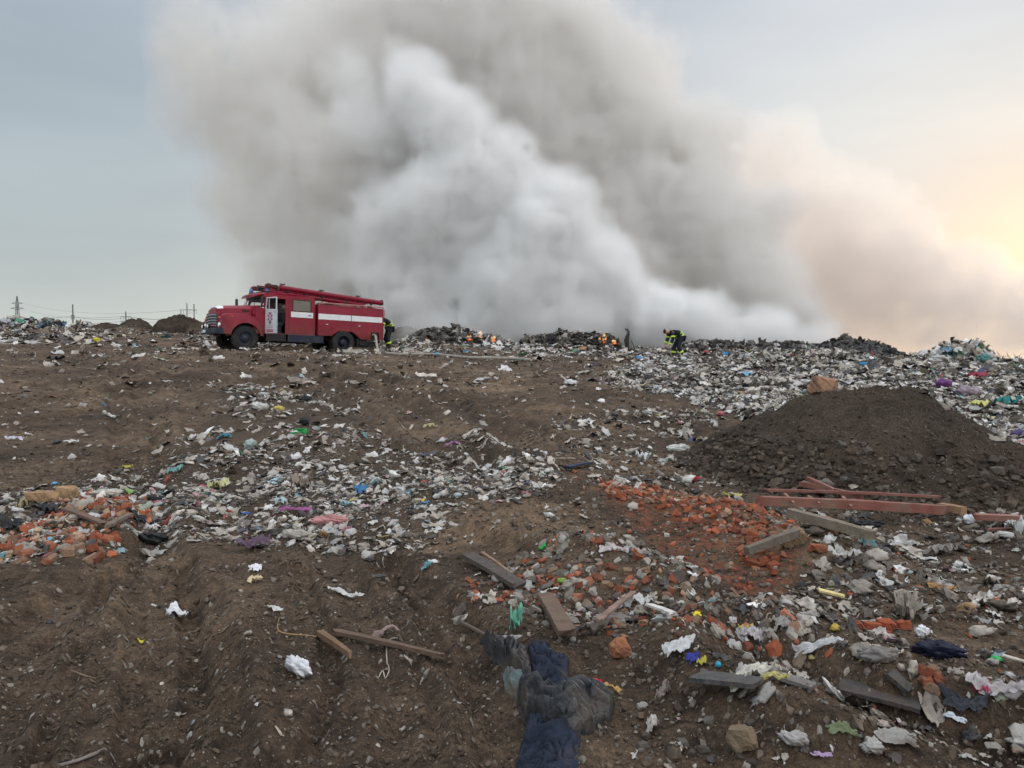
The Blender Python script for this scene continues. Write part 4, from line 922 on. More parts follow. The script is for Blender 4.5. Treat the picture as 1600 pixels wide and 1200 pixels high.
def tpl_chunk(seed, d=(1, .55, .38), cut=5, rnd=.10, sub=2):
    """broken block: box cut by random planes, with knocked-off corners"""
    rg = random.Random(seed); bm = bmesh.new(); bmesh.ops.create_cube(bm, size=1); bmesh.ops.scale(bm, vec=d, verts=bm.verts[:])
    for _ in range(cut):
        n = Vector((rg.uniform(-1, 1), rg.uniform(-1, 1), rg.uniform(-.6, 1))).normalized(); ext = abs(n.x)*d[0]/2+abs(n.y)*d[1]/2+abs(n.z)*d[2]/2
        geom = bm.verts[:]+bm.edges[:]+bm.faces[:]; r = bmesh.ops.bisect_plane(bm, geom=geom, plane_co=n*ext*rg.uniform(.55, .8), plane_no=n, clear_outer=True)
        e = [q for q in r['geom_cut'] if isinstance(q, bmesh.types.BMEdge)]
        if e: bmesh.ops.contextual_create(bm, geom=e)
    bmesh.ops.triangulate(bm, faces=bm.faces[:])
    for _ in range(sub-1): bmesh.ops.subdivide_edges(bm, edges=[e for e in bm.edges if e.calc_length() > .16], cuts=1, use_grid_fill=False); bmesh.ops.triangulate(bm, faces=bm.faces[:])
    for v in bm.verts:
        p = v.co; k = rnd*.5; v.co = p+Vector((float(vnoise(p.y*5+seed, p.z*5)), float(vnoise(p.z*5+seed, p.x*5)), float(vnoise(p.x*5+seed, p.y*5))))*k*.8
    bm.verts.ensure_lookup_table(); co = np.array([v.co[:] for v in bm.verts]); f = np.array([[v.index for v in q.verts] for q in bm.faces]); bm.free()
    co[:, 2] -= co[:, 2].min(); return co, f
def rot_mats(n, rg, tilt):
    a = rg.uniform(0, 2*math.pi, n); b = rg.normal(0, tilt, n); c = rg.normal(0, tilt, n)
    ca, sa, cb, sb, cc, sc_ = np.cos(a), np.sin(a), np.cos(b), np.sin(b), np.cos(c), np.sin(c)
    M_ = np.zeros((n, 3, 3)); z = np.zeros(n); o = np.ones(n)
    Rz = np.stack([ca, -sa, z, sa, ca, z, z, z, o], 1).reshape(n, 3, 3); Rx = np.stack([o, z, z, z, cb, -sb, z, sb, cb], 1).reshape(n, 3, 3); Ry = np.stack([cc, z, sc_, z, o, z, -sc_, z, cc], 1).reshape(n, 3, 3)
    return Rz @ Rx @ Ry
PALE = [(.62,.59,.54), (.54,.49,.43), (.66,.65,.63), (.46,.41,.35), (.36,.32,.27), (.54,.53,.51), (.74,.73,.71), (.50,.44,.36), (.32,.28,.235), (.60,.54,.47)]
DARKC = [(.030,.030,.034), (.05,.045,.042), (.09,.08,.07), (.045,.05,.06), (.12,.10,.08), (.16,.135,.11)]
BRIGHT = [(.10,.24,.36), (.06,.22,.23), (.05,.24,.12), (.42,.14,.18), (.55,.34,.36), (.50,.42,.12), (.40,.06,.05), (.35,.48,.52), (.20,.34,.38), (.42,.25,.12), (.08,.10,.22), (.42,.48,.36), (.50,.36,.38), (.30,.38,.36)]
def pick_cols(n, rg, wp, wd, wb):
    w_ = np.array([wp/len(PALE)]*len(PALE)+[wd/len(DARKC)]*len(DARKC)+[wb/len(BRIGHT)]*len(BRIGHT)); w_ /= w_.sum()
    c = np.array(PALE+DARKC+BRIGHT)[rg.choice(len(w_), n, p=w_)]
    return c*rg.uniform(.72, 1.15, (n, 1))
class Stuff:
    def __init__(s): s.co, s.f, s.col, s.n = [], [], [], 0
    def add(s, tpl, x, y, size, col, rg, tilt=.25, drape=True, lift=0., dirt=.35, zs=1.0, sink=.0):
        T, F = tpl; n = len(x)
        if n == 0: return
        Mx = rot_mats(n, rg, tilt); L = np.einsum('nij,vj->nvi', Mx, T*np.array([1, 1, zs]))*size[:, None, None]
        X = L[..., 0]+x[:, None]; Y = L[..., 1]+y[:, None]
        g = h_top(X.ravel(), Y.ravel()).reshape(X.shape) if drape else np.repeat(h_top(x, y)[:, None], len(T), 1)
        Lz = L[..., 2]
        if drape: Lz = np.maximum(Lz, -.012)
        Z = g+Lz+lift+.004-(sink*size)[:, None]
        nv = len(T); c = np.repeat(col[:, None, :], nv, 1)
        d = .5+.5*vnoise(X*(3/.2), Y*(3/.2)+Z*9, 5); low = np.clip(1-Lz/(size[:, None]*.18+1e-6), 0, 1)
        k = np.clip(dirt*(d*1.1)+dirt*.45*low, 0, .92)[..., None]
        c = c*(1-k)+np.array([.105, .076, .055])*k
        s.co.append(np.stack([X, Y, Z], -1).reshape(-1, 3)); s.col.append(c.reshape(-1, 3))
        ff = F[None]+(np.arange(n)*nv)[:, None, None]+s.n; ff = ff.reshape(-1, F.shape[1])
        if ff.shape[1] == 3: ff = np.concatenate([ff, ff[:, 2:3]], 1)
        s.f.append(ff); s.n += n*nv
    def build(s, name, m, smooth=False):
        co = np.concatenate(s.co); f = np.concatenate(s.f); col = np.concatenate(s.col); me = bpy.data.meshes.new(name)
        tri = f[:, 2] == f[:, 3]; ls = np.where(tri, 3, 4); start = np.concatenate([[0], np.cumsum(ls)[:-1]])
        mask = np.ones(f.shape, bool); mask[tri, 3] = False; flat = f[mask]
        me.vertices.add(len(co)); me.vertices.foreach_set('co', co.astype(np.float32).ravel())
        me.loops.add(len(flat)); me.loops.foreach_set('vertex_index', flat.astype(np.int32)); me.polygons.add(len(f)); me.polygons.foreach_set('loop_start', start.astype(np.int32))
        me.update(calc_edges=True)
        me.polygons.foreach_set('use_smooth', np.full(len(me.polygons), smooth))
        at = me.color_attributes.new('col', 'FLOAT_COLOR', 'POINT'); c4 = np.ones((len(co), 4), np.float32); c4[:, :3] = col; at.data.foreach_set('color', c4.ravel())
        me.materials.append(m); o = bpy.data.objects.new(name, me); C.objects.link(o); o['kind'] = 'stuff'; return o
PLASTIC = mat('litter_plastic', 'col', rough=.5, spec=.35, var=.22, scale=9, bump=(.02, 22))
RUBBLE = mat('rubble', 'col', rough=.95, spec=.15, var=.28, scale=22, bump=(.008, 45))
FILM = [tpl_film(7, 100+k, .20+.05*(k % 3), 1+.3*(k % 3)) for k in range(10)]
FARF = [tpl_film(5, 170+k, .20+.06*(k % 3), 1.1+.3*(k % 3)) for k in range(10)]
FILM9 = [tpl_film(14, 140+k, .26, 1+.2*(k % 3)) for k in range(8)]
LUMP = [tpl_lump(6, 8, 200+k, .5, .8, 1+.15*(k % 3)) for k in range(6)]
LUMP9 = [tpl_lump(12, 16, 240+k, .45, .9, 1+.2*(k % 3)) for k in range(6)]
STRIP = [tpl_strip(10, 300+k, .08+.03*(k % 3)) for k in range(6)]
CHUNK = [tpl_chunk(400+k, (1, .62+.3*(k % 2), .45+.1*(k % 3)), 6, .05, 1) for k in range(12)]
SHARD = [tpl_chunk(450+k, (1, .7, .10), 4, .03, 1) for k in range(5)]
def scatter_polar(n, r0, r1, rg, a=.66):
    az = rg.uniform(-a, a, n); r = np.sqrt(rg.uniform(r0*r0, r1*r1, n)); return np.sin(az)*r, np.cos(az)*r
def truck_clear(x, y):
    ex, ey = x-TRUCK_FRONT[0], y-TRUCK_FRONT[1]; u = -(ex*_td[0]+ey*_td[1]); v = ex*_tl[0]+ey*_tl[1]
    return ~((u > -1.6) & (u < 5.9) & (v > -2.9) & (v < 1.6))
def layer(st, zone, r0, r1, dens, smin, smax, tpls, w, tilt=.3, dirt=.35, seed=1, drape=True, thr=None, clump=(.5, 1.2), sink=0., power=2.0, zs=1.0, cols=None):
    rg = np.random.default_rng(seed); area = .66*(r1*r1-r0*r0); n = int(area*dens); x, y = scatter_polar(n, r0, r1, rg)
    z = zsample(zone, x, y) if zone is not None else np.ones(n)
    c = fb(x, y, clump[1], 2, seed % 40)*.5+.5; p = z*np.clip((c-clump[0]*.6)*(3 if clump[0] < .7 else 5)+(.35 if clump[0] < .7 else .12), 0, 1); k = rg.random(n) < p
    k &= ~((mound_h(x, y)[1] > .02) & (rg.random(n) < .97)); x, y = x[k], y[k]; k = truck_clear(x, y); x, y = x[k], y[k]; n = len(x)
    size = smin+(smax-smin)*rg.random(n)**power; pick = rg.integers(0, len(tpls), n)
    col = pick_cols(n, rg, *w) if cols is None else np.array(cols)[rg.integers(0, len(cols), n)]*rg.uniform(.7, 1.2, (n, 1))
    for t in range(len(tpls)):
        m = pick == t; st.add(tpls[t], x[m], y[m], size[m], col[m], rg, tilt, drape, dirt=dirt, sink=sink, zs=zs)
    return n
NOTM = 1-np.clip(Z_FIELD+Z_BAND+Z_FORE, 0, 1)
# dense field of refuse on the right and along the ridge
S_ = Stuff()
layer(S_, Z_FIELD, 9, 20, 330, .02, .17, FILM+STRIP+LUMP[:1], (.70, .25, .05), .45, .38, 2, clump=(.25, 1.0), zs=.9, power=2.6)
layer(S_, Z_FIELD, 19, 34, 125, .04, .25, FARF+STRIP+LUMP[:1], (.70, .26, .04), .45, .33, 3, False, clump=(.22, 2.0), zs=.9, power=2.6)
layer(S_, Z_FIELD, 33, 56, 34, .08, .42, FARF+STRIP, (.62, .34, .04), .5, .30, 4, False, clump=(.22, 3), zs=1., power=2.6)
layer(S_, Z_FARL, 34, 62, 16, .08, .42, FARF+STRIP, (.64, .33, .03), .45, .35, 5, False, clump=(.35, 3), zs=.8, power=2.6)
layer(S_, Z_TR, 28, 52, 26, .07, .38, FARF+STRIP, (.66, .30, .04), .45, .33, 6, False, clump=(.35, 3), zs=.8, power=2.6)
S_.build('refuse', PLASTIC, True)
# litter band across the middle distance
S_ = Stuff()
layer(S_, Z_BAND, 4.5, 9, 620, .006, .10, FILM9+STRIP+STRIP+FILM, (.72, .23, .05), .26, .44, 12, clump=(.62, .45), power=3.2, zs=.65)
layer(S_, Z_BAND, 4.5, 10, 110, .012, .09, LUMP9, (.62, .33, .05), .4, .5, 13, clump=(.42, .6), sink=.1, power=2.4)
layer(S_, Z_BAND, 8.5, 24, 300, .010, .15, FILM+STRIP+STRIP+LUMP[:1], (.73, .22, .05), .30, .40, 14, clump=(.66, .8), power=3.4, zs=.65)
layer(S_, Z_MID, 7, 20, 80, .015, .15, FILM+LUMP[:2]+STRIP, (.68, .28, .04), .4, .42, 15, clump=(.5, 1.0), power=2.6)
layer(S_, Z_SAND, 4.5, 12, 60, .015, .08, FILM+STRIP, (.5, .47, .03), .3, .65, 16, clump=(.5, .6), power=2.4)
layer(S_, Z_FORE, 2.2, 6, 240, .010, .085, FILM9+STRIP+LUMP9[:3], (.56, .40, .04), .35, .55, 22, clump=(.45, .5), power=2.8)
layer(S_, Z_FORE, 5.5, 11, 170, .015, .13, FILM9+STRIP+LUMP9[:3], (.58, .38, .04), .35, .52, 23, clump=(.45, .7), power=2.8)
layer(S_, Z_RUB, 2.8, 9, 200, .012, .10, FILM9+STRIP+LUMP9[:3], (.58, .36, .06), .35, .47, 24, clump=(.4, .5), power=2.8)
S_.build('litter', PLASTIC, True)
# thin scatter of scraps over the open dirt
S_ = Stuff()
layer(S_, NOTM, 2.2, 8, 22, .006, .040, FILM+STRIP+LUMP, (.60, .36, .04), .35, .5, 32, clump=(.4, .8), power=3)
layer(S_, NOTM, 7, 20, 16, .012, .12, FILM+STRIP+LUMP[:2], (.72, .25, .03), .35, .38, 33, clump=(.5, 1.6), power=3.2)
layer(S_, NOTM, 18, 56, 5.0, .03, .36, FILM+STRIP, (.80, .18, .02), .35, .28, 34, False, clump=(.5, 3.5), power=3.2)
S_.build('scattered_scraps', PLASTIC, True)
# broken brick, stones and clods
BR = [(.35, .105, .052), (.29, .085, .046), (.37, .145, .085), (.24, .08, .05), (.33, .20, .13), (.26, .15, .10)]
GR = [(.24, .22, .19), (.32, .29, .25), (.16, .14, .12), (.12, .10, .085), (.38, .35, .31), (.20, .15, .11)]
DK = [(.09, .066, .048), (.12, .090, .066), (.065, .050, .038), (.16, .13, .10), (.10, .076, .056)]
S_ = Stuff()
BRICKZ = _zone([(930,760),(1010,765),(1130,790),(1240,820),(1250,860),(1180,880),(1120,850),(1020,810),(940,785)], 4)
BRICKL = _zone([(100,775),(230,780),(235,810),(170,830),(60,850),(170,850),(170,880),(-20,880),(-20,845),(60,820),(90,800)], 4)
layer(S_, BRICKZ, 5, 11, 230, .012, .085, CHUNK, None, .5, .12, 42, cols=BR, clump=(.1, .5), sink=.05, power=2)
layer(S_, BRICKL, 5, 11, 230, .015, .085, CHUNK, None, .5, .12, 43, cols=BR+[(.42, .30, .20)], clump=(.1, .5), sink=.05, power=2)
layer(S_, Z_RUB, 2.8, 9, 330, .012, .075, CHUNK, None, .5, .2, 44, cols=BR+GR+GR, clump=(.25, .5), sink=.1, power=2.4)
layer(S_, Z_BRICK, 4, 11, 90, .01, .06, CHUNK, None, .5, .25, 45, cols=BR+BR+GR, clump=(.3, .6), sink=.1, power=2.6)
layer(S_, Z_FORE, 2.2, 9, 150, .008, .05, CHUNK, None, .5, .3, 46, cols=GR+DK+BR[:1], clump=(.3, .6), sink=.1, power=3)
S_.build('brick_rubble', RUBBLE)
S_ = Stuff()
layer(S_, None, 2.0, 5, 1500, .002, .026, CHUNK, None, .5, .35, 52, cols=DK+DK+GR[:3], clump=(.1, .9), sink=.15, power=4)
layer(S_, None, 5, 12, 330, .004, .045, CHUNK, None, .5, .35, 53, cols=DK+DK+GR[:3], clump=(.2, .9), sink=.15, power=4)
layer(S_, NOTM, 12, 34, 22, .012, .09, CHUNK, None, .5, .35, 54, False, cols=DK+DK+GR[:3], clump=(.2, 2), sink=.15, power=4)
rg_ = np.random.default_rng(61); n_ = 26000; a_ = rg_.uniform(0, 2*math.pi, n_); q_ = rg_.random(n_)**.62*1.06
mx_, my_ = MOUND[0]+np.cos(a_)*q_*MOUND[2], MOUND[1]+np.sin(a_)*q_*MOUND[3]
k_ = (my_ < MOUND[1]+.6) & (rg_.random(n_) < .10+.9*sstep(.45, .95, q_)*(.35+.65*sstep(.7, -.9, (mx_-MOUND[0])/2)))
mx_, my_, q_ = mx_[k_], my_[k_], q_[k_]; sz_ = (.008+.085*rg_.random(len(mx_))**4.5)*(.45+.75*sstep(.4, .95, q_)); pk_ = rg_.integers(0, len(CHUNK), len(mx_)); cl_ = np.array(DK+DK+GR[2:4])[rg_.integers(0, 12, len(mx_))]*rg_.uniform(.40, .85, (len(mx_), 1))
for t_ in range(len(CHUNK)): m_ = pk_ == t_; S_.add(CHUNK[t_], mx_[m_], my_[m_], sz_[m_], cl_[m_], rg_, .5, False, dirt=.3, sink=.12)
S_.build('stones_and_clods', RUBBLE)
# ------------------------------------------------------------ heaps along the ridge
def local_ground(px, d): x = (px-800)/FPX*d; return x, d
def heap(name, label, cat, px, d, wpx, hpx, depth, seed, base, n, cols, smin=.15, smax=.6, rough=.5, tpls=None, peak=1.0, tilt=.7):
    cx_, cy_ = local_ground(px, d); rx = wpx/2*d/FPX; hh = hpx*d/FPX; g0 = lambda x, y: h_base(x, y)
    def hf(x, y):
        q = np.hypot((x-cx_)/rx, (y-cy_)/depth)*(1+.18*fb(x, y, rx*.6, 2, seed)); s = np.clip(1-q, 0, 1)
        return h_ground(x, y)-.10+(hh+.1)*(1-(1-s)**2.0)**peak*(1+.30*fb(x, y, max(.5, rx*.35), 4, seed+1, ridge=True))*sstep(0, .12, s)+.10*rough*fb(x, y, .35, 3, seed+3, ridge=True)*sstep(0, .2, s)
    na, nr = 140, 60; A = np.linspace(0, 2*math.pi, na, endpoint=False); Q = np.linspace(.004, 1.15, nr); AA, QQ = np.meshgrid(A, Q, indexing='ij')
    x = (cx_+np.cos(AA)*QQ*rx).ravel(); y = (cy_+np.sin(AA)*QQ*depth).ravel(); z = hf(x, y)-.25*(QQ.ravel() > 1.05)
    f = grid_faces(na, nr); last = (na-1)*nr+np.arange(nr-1); f = np.concatenate([f, np.stack([last, np.arange(nr-1), np.arange(1, nr), last+1], 1)])[:, ::-1]
    st = Stuff(); rg = np.random.default_rng(seed)
    st.co.append(np.stack([x, y, z], 1)); st.f.append(f); st.n = len(x); v = (.75+.5*rg.random(len(x)))[:, None]; st.col.append(np.array(base)[None]*v)
    if n:
        old = globals()['h_top']; globals()['h_top'] = hf
        a = rg.uniform(0, 2*math.pi, n); q = np.sqrt(rg.random(n))*.95; px_, py_ = cx_+np.cos(a)*q*rx, cy_+np.sin(a)*q*depth
        size = smin+(smax-smin)*rg.random(n)**2.2; col = np.array(cols)[rg.integers(0, len(cols), n)]*rg.uniform(.7, 1.15, (n, 1)); tp = tpls or FILM+LUMP; pk = rg.integers(0, len(tp), n)
        for t in range(len(tp)): m = pk == t; st.add(tp[t], px_[m], py_[m], size[m], col[m], rg, tilt, False, dirt=.25, zs=1.2)
        globals()['h_top'] = old
    o = st.build(name, PLASTIC if n else SOILC); del o['kind']; tag(o, label, cat)
    return hf, o
SOILC = mat('loose_soil', 'col', rough=.97, spec=.1, var=.3, scale=3, bump=(.03, 14))
CHAR = [(.022, .021, .022), (.04, .036, .034), (.06, .055, .05), (.03, .032, .036), (.10, .09, .08), (.16, .15, .14)]
MIXED = PALE[:8]+DARKC[:4]+BRIGHT[:3]
hfA, _ = heap('debris_heap', 'long low charred heap with small flames along its crest, right of truck', 'debris heap', 715, 43, 175, 12.0, 1.6, 501, (.045, .038, .032), 420, CHAR+CHAR+PALE[:3], .12, .55)
hfB, _ = heap('debris_heap', 'flat topped dark heap between the two burning heaps on the ridge', 'debris heap', 885, 43.5, 150, 15.2, 1.5, 511, (.028, .026, .025), 420, CHAR+CHAR+PALE[3:5], .12, .6, peak=.6)
hfC, _ = heap('debris_heap', 'small dark burning heap just left of the upright charred post', 'debris heap', 944, 42.5, 70, 13.0, 1.3, 521, (.028, .025, .024), 240, CHAR+PALE[4:5], .12, .5)
heap('debris_heap', 'low smouldering dark heap right of the bending firefighter', 'debris heap', 1110, 48, 120, 12.8, 1.6, 531, (.035, .033, .033), 260, CHAR+PALE[:2], .15, .5)
heap('debris_heap', 'long dark bank at the foot of the white smoke on the ridge', 'debris heap', 1230, 49, 210, 8.0, 1.8, 541, (.036, .034, .034), 340, CHAR+CHAR+PALE[:2], .15, .5)
heap('debris_heap', 'dark rounded heap at the ridge just right of the white smoke', 'debris heap', 1320, 48, 90, 14.4, 1.6, 551, (.04, .04, .042), 160, CHAR, .12, .4)
heap('debris_heap', 'darkest double humped heap on the ridge against the peach sky', 'debris heap', 1368, 47, 100, 14.4, 1.5, 561, (.034, .035, .038), 160, CHAR, .12, .4)
hfG, _ = heap('refuse_heap', 'pale refuse heap with a bent branch on top at far right', 'refuse heap', 1500, 44, 105, 20.8, 1.5, 571, (.12, .11, .10), 420, MIXED+PALE, .15, .75)
heap('refuse_heap', 'long mixed refuse heap on the skyline at the far left edge', 'refuse heap', 28, 54, 110, 8.4, 1.6, 581, (.10, .09, .08), 420, MIXED+[(.45, .50, .55)]*3, .15, .7)
heap('refuse_heap', 'refuse heap with dark scraps on the skyline right of the pylon', 'refuse heap', 75, 52, 60, 7.8, 1.2, 591, (.07, .06, .05), 280, MIXED+DARKC, .15, .6)
heap('refuse_heap', 'small dark and white refuse heap at the base of the tall bare pole', 'refuse heap', 133, 52, 50, 6.0, 1.1, 601, (.06, .055, .05), 160, DARKC+PALE[:3], .15, .55)
heap('dirt_heap', 'dark bulldozed earth heap on the skyline left of the truck', 'earth heap', 283, 47, 86, 22.1, 1.9, 611, (.052, .040, .031), 0, CHAR, rough=.8, peak=.62)
heap('dirt_heap', 'lighter earth shoulder beside the dark heap nearest the truck bumper', 'earth heap', 325, 45.5, 70, 15.6, 1.8, 613, (.075, .058, .044), 0, CHAR, rough=.8, peak=.7)
heap('dirt_heap', 'low brown earth hump on the left skyline behind the crossarm pole', 'earth heap', 213, 50, 56, 9.2, 1.5, 617, (.060, .046, .036), 0, CHAR, rough=.7)
heap('dirt_heap', 'flat brown earth hump between the bare pole and the crossarm pole', 'earth heap', 168, 51, 60, 8.3, 1.5, 619, (.060, .046, .036), 0, CHAR, rough=.7)
heap('dirt_heap', 'distant grey earth mound half veiled by smoke behind the fireman at the truck', 'earth heap', 637, 60, 86, 23.9, 3.0, 621, (.10, .085, .065), 0, CHAR, rough=.8)

# ------------------------------------------------------------ flames
FIRE = bpy.data.materials.new('flame'); FIRE.use_nodes = True; _t = FIRE.node_tree; _t.nodes.clear()
_o = _t.nodes.new('ShaderNodeOutputMaterial'); _e = _t.nodes.new('ShaderNodeEmission'); _a = _t.nodes.new('ShaderNodeTexCoord'); _s = _t.nodes.new('ShaderNodeSeparateXYZ'); _t.links.new(_a.outputs['Generated'], _s.inputs[0])
_r = ramp(_t, [(0, (1.0, .16, .03)), (.35, (1.0, .42, .10)), (.62, (1.0, .62, .28)), (1, (1.0, .22, .05))], _s.outputs['Z']); _t.links.new(_r.outputs[0], _e.inputs[0]); _e.inputs[1].default_value = 1.2
_n = _t.nodes.new('ShaderNodeTexNoise'); _n.inputs['Scale'].default_value = 5; _t.links.new(_a.outputs['Object'], _n.inputs['Vector']); _tr = _t.nodes.new('ShaderNodeBsdfTransparent'); _mx = _t.nodes.new('ShaderNodeMixShader')
_q = ramp(_t, [(.44, (0, 0, 0)), (.66, (1, 1, 1))], _n.outputs['Fac']); _t.links.new(_q.outputs[0], _mx.inputs[0]); _t.links.new(_tr.outputs[0], _mx.inputs[1]); _t.links.new(_e.outputs[0], _mx.inputs[2]); _t.links.new(_mx.outputs[0], _o.inputs[0])
def flame(px, py, d, wpx, hpx, seed, label):
    x = (px-800)/FPX*d; z = CAMZ+(560-py)/FPX*d; w_ = wpx/FPX*d; hh = hpx/FPX*d
    nv, nu = 36, 16; ph = np.linspace(0, 2*math.pi, nv, endpoint=False)[None, :]; t = np.linspace(0, 1, nu)[:, None]
    r = (1-t)**.75*(.65+.5*t)+.02; tip = 1+.75*np.sin(ph*3+seed)*.7+.5*np.sin(ph*5+seed*2)
    X = np.cos(ph)*r*w_/2+.10*w_*np.sin(t*5+seed)*t+.05*w_*np.cos(t*9+ph); Y = np.sin(ph)*r*w_/4; Z = t*hh*(.75+.35*tip)*(.8+.2*(np.cos(ph)+1)/2)
    o = mesh_np('flame', np.stack([X.ravel(), Y.ravel(), Z.ravel()], 1), grid_faces(nu, nv, True), FIRE, smooth=True); o.location = (x, d, z-.06)
    tag(o, label, 'flame', 'flames along the burning ridge'); return o
for a_ in ((667, 536, 42.0, 11, 8, 1, 'small orange flame at the left foot of the long charred heap'), (733, 530, 42.0, 13, 9, 2, 'largest orange flame on the crest of the long charred heap'), (726, 531, 42.1, 8, 8, 22, 'flame joined to the left side of the largest one'),
           (750, 529, 42.2, 7, 11, 3, 'thin upright flame in the middle of the long charred heap'), (770, 532, 42.1, 13, 9, 4, 'low wide flame near the right end of the long charred heap'), (802, 545, 41.6, 6, 7, 5, 'small red flame low between the long heap and the flat topped heap'),
           (792, 543, 41.5, 6, 6, 15, 'faint red flame lowest on the slope of the long heap'), (944, 534, 41.5, 11, 12, 6, 'bright orange flame on top of the small dark heap'), (959, 536, 41.6, 12, 6, 7, 'low flame running along the heap beside the charred post'), (937, 520+12, 41.9, 6, 6, 8, 'tiny flame at the left shoulder of the small dark heap')):
    flame(*a_)

# ------------------------------------------------------------ charred post and branches
WOODK = mat('charred_wood', (.045, .040, .037), rough=.9, var=.4, scale=10, bump=(.02, 20))
def tube_obj(name, label, cat, pts, r, m, n=8, group=None):
    b = MB(); b.tube(pts, r, n); c = Vector(pts[0]); o = b.build(name, m, None, 50)
    o.data.transform(Matrix.Translation(-c)); o.location = c; return tag(o, label, cat, group)
p = PX(980, 551); k = p.y/FPX
tube_obj('charred_post', 'upright charred post with a curled tip standing in the refuse', 'post', [p+Vector((.02, 0, -.1)), p+Vector((0, 0, 9*k)), p+Vector((-.04, 0, 19*k)), p+Vector((.02, 0, 27*k)), p+Vector((.07, 0, 31*k)), p+Vector((0, 0, 36*k)), p+Vector((-.10, 0, 37*k)), p+Vector((-.11, 0, 33*k))], [.09, .10, .13, .10, .06, .05, .045, .02], WOODK, 10)
for (px_, py_, dx_, dz_, lab) in ((993, 552, -.25, .75, 'thin dark stick leaning right of the charred post'), (1055, 552, .3, .5, 'thin pale wire loop by the bending firefighter')):
    p = PX(px_, py_); tube_obj('stick', lab, 'stick', [p+Vector((0, 0, -.05)), p+Vector((dx_*.4, 0, dz_*.5)), p+Vector((dx_, .05, dz_))], [.03, .025, .012], WOODK)
cx_, cy_ = local_ground(1500, 43.6); z_ = float(hfG(np.array([cx_]), np.array([cy_]))[0]); k = 43.6/FPX
tube_obj('branch', 'crooked grey branch sticking out of the pale refuse heap', 'branch', [(cx_-.7, cy_, z_-.15), (cx_-.2, cy_, z_+.10), (cx_+.1, cy_, z_+.22), (cx_+.32, cy_, z_+.30), (cx_+.42, cy_, z_+.25), (cx_+.62, cy_, z_+.52)], [.16, .13, .09, .09, .05, .03], WOODK, 9)
for k_ in range(9):
    rg = random.Random(40+k_); p = PX(1560+k_*4, 566); a = rg.uniform(-.6, .6)
    tube_obj('twig', 'thin bare twig sticking up among the brush at the right edge', 'twig', [p+Vector((0, 0, -.05)), p+Vector((a*.3, 0, .25)), p+Vector((a*.9, 0, rg.uniform(.35, .6)))], [.014, .012, .006], WOODK, 5, 'bare twigs at the right end of the ridge')

# ------------------------------------------------------------ pylons and poles far behind
STEEL = mat('pylon_steel', (.20, .22, .23), rough=.7); CONC = mat('pole_concrete', (.22, .23, .23), rough=.9, var=.2, scale=1); WIRE = mat('wire', (.22, .24, .25), rough=.8)  # mid grey puts distance haze into the pylon colour, in place of a volume
def at(px, py, d): return Vector(((px-800)/FPX*d, d, CAMZ+(560-py)/FPX*d))
def pole_base(px, d): x = (px-800)/FPX*d; return Vector((x, d, float(h_base(np.array([x]), np.array([d]))[0])))
D1 = 420.; T1 = empty('lattice_pylon', pole_base(29, D1), label='steel lattice pylon with four arms behind the far left refuse heap', cat='pylon'); zt = at(29, 463, D1).z-T1.location.z; k = D1/FPX
b = MB(); lv = [(0, 6.5), (zt*.35, 4.0), (zt*.62, 2.4), (zt*.80, 1.2), (zt*.90, 1.0), (zt, .25)]
for (z0, w0), (z1, w1) in zip(lv[:-1], lv[1:]):
    for sx, sy in ((-1, -1), (-1, 1), (1, -1), (1, 1)): b.tube([(sx*w0/2, sy*w0/2, z0), (sx*w1/2, sy*w1/2, z1)], .16, 5)
    for sy in (-1, 1):
        b.tube([(-w0/2, sy*w0/2, z0), (w1/2, sy*w1/2, z1)], .10, 4); b.tube([(w0/2, sy*w0/2, z0), (-w1/2, sy*w1/2, z1)], .10, 4); b.tube([(-w1/2, sy*w1/2, z1), (w1/2, sy*w1/2, z1)], .10, 4)
b.build('tower', STEEL, T1)
ARM = []
for zz, hl in ((at(0, 482, D1).z-T1.location.z, 10*k), (at(0, 474, D1).z-T1.location.z, 8.5*k)):
    for s_ in (-1, 1): b = MB(); b.tube([(0, 0, zz+.6), (s_*hl, 0, zz)], .14, 5); b.tube([(0, 0, zz-.6), (s_*hl, 0, zz)], .14, 5); b.build('arm', STEEL, T1); ARM.append(T1.location+Vector((s_*hl, 0, zz-1)))
def pole(px, ptop, d, r, label, arms=(), m=CONC):
    t = empty('power_pole', pole_base(px, d), label=label, cat='power pole'); zt = at(px, ptop, d).z-t.location.z
    b = MB(); b.tube([(0, 0, -.5), (0, 0, zt)], [r*1.3, r*.8], 8); b.build('shaft', m, t, 50)
    for py, hl in arms:
        zz = at(px, py, d).z-t.location.z; b = MB(); b.box((0, 0, zz), (2*hl*d/FPX, .14, .14)); a = b.build('crossarm', m, t)
        for s_ in (-1, -.45, .45, 1):
            b = MB(); b.tube([(s_*hl*d/FPX, 0, zz-.05), (s_*hl*d/FPX, 0, zz-.8)], .05, 5); b.build('insulator', WIRE, a)
    return t, zt
pA = pole(115.5, 476, 150, .17, 'tall bare concrete pole on the skyline above a small refuse heap', ((493, 2.5),))
pB = pole(198, 487, 190, .20, 'concrete power pole with two crossarms on the left skyline', ((495, 8), (502, 7.5)))
pC = pole(284, 483, 300, .20, 'shortest slim pole left of the twin pole frame', ((494, 3),))
F_ = empty('pole_frame', pole_base(298, 250), label='twin concrete poles joined by one long crossarm above the dark heap', cat='power pole'); k = 250/FPX
for px_, pt in ((293.5, 473.5), (304.5, 475.5)):
    b = MB(); x = (px_-298)*k; b.tube([(x, 0, -.5), (x, 0, at(0, pt, 250).z-F_.location.z)], [.26, .18], 8); b.build('shaft', CONC, F_, 50)
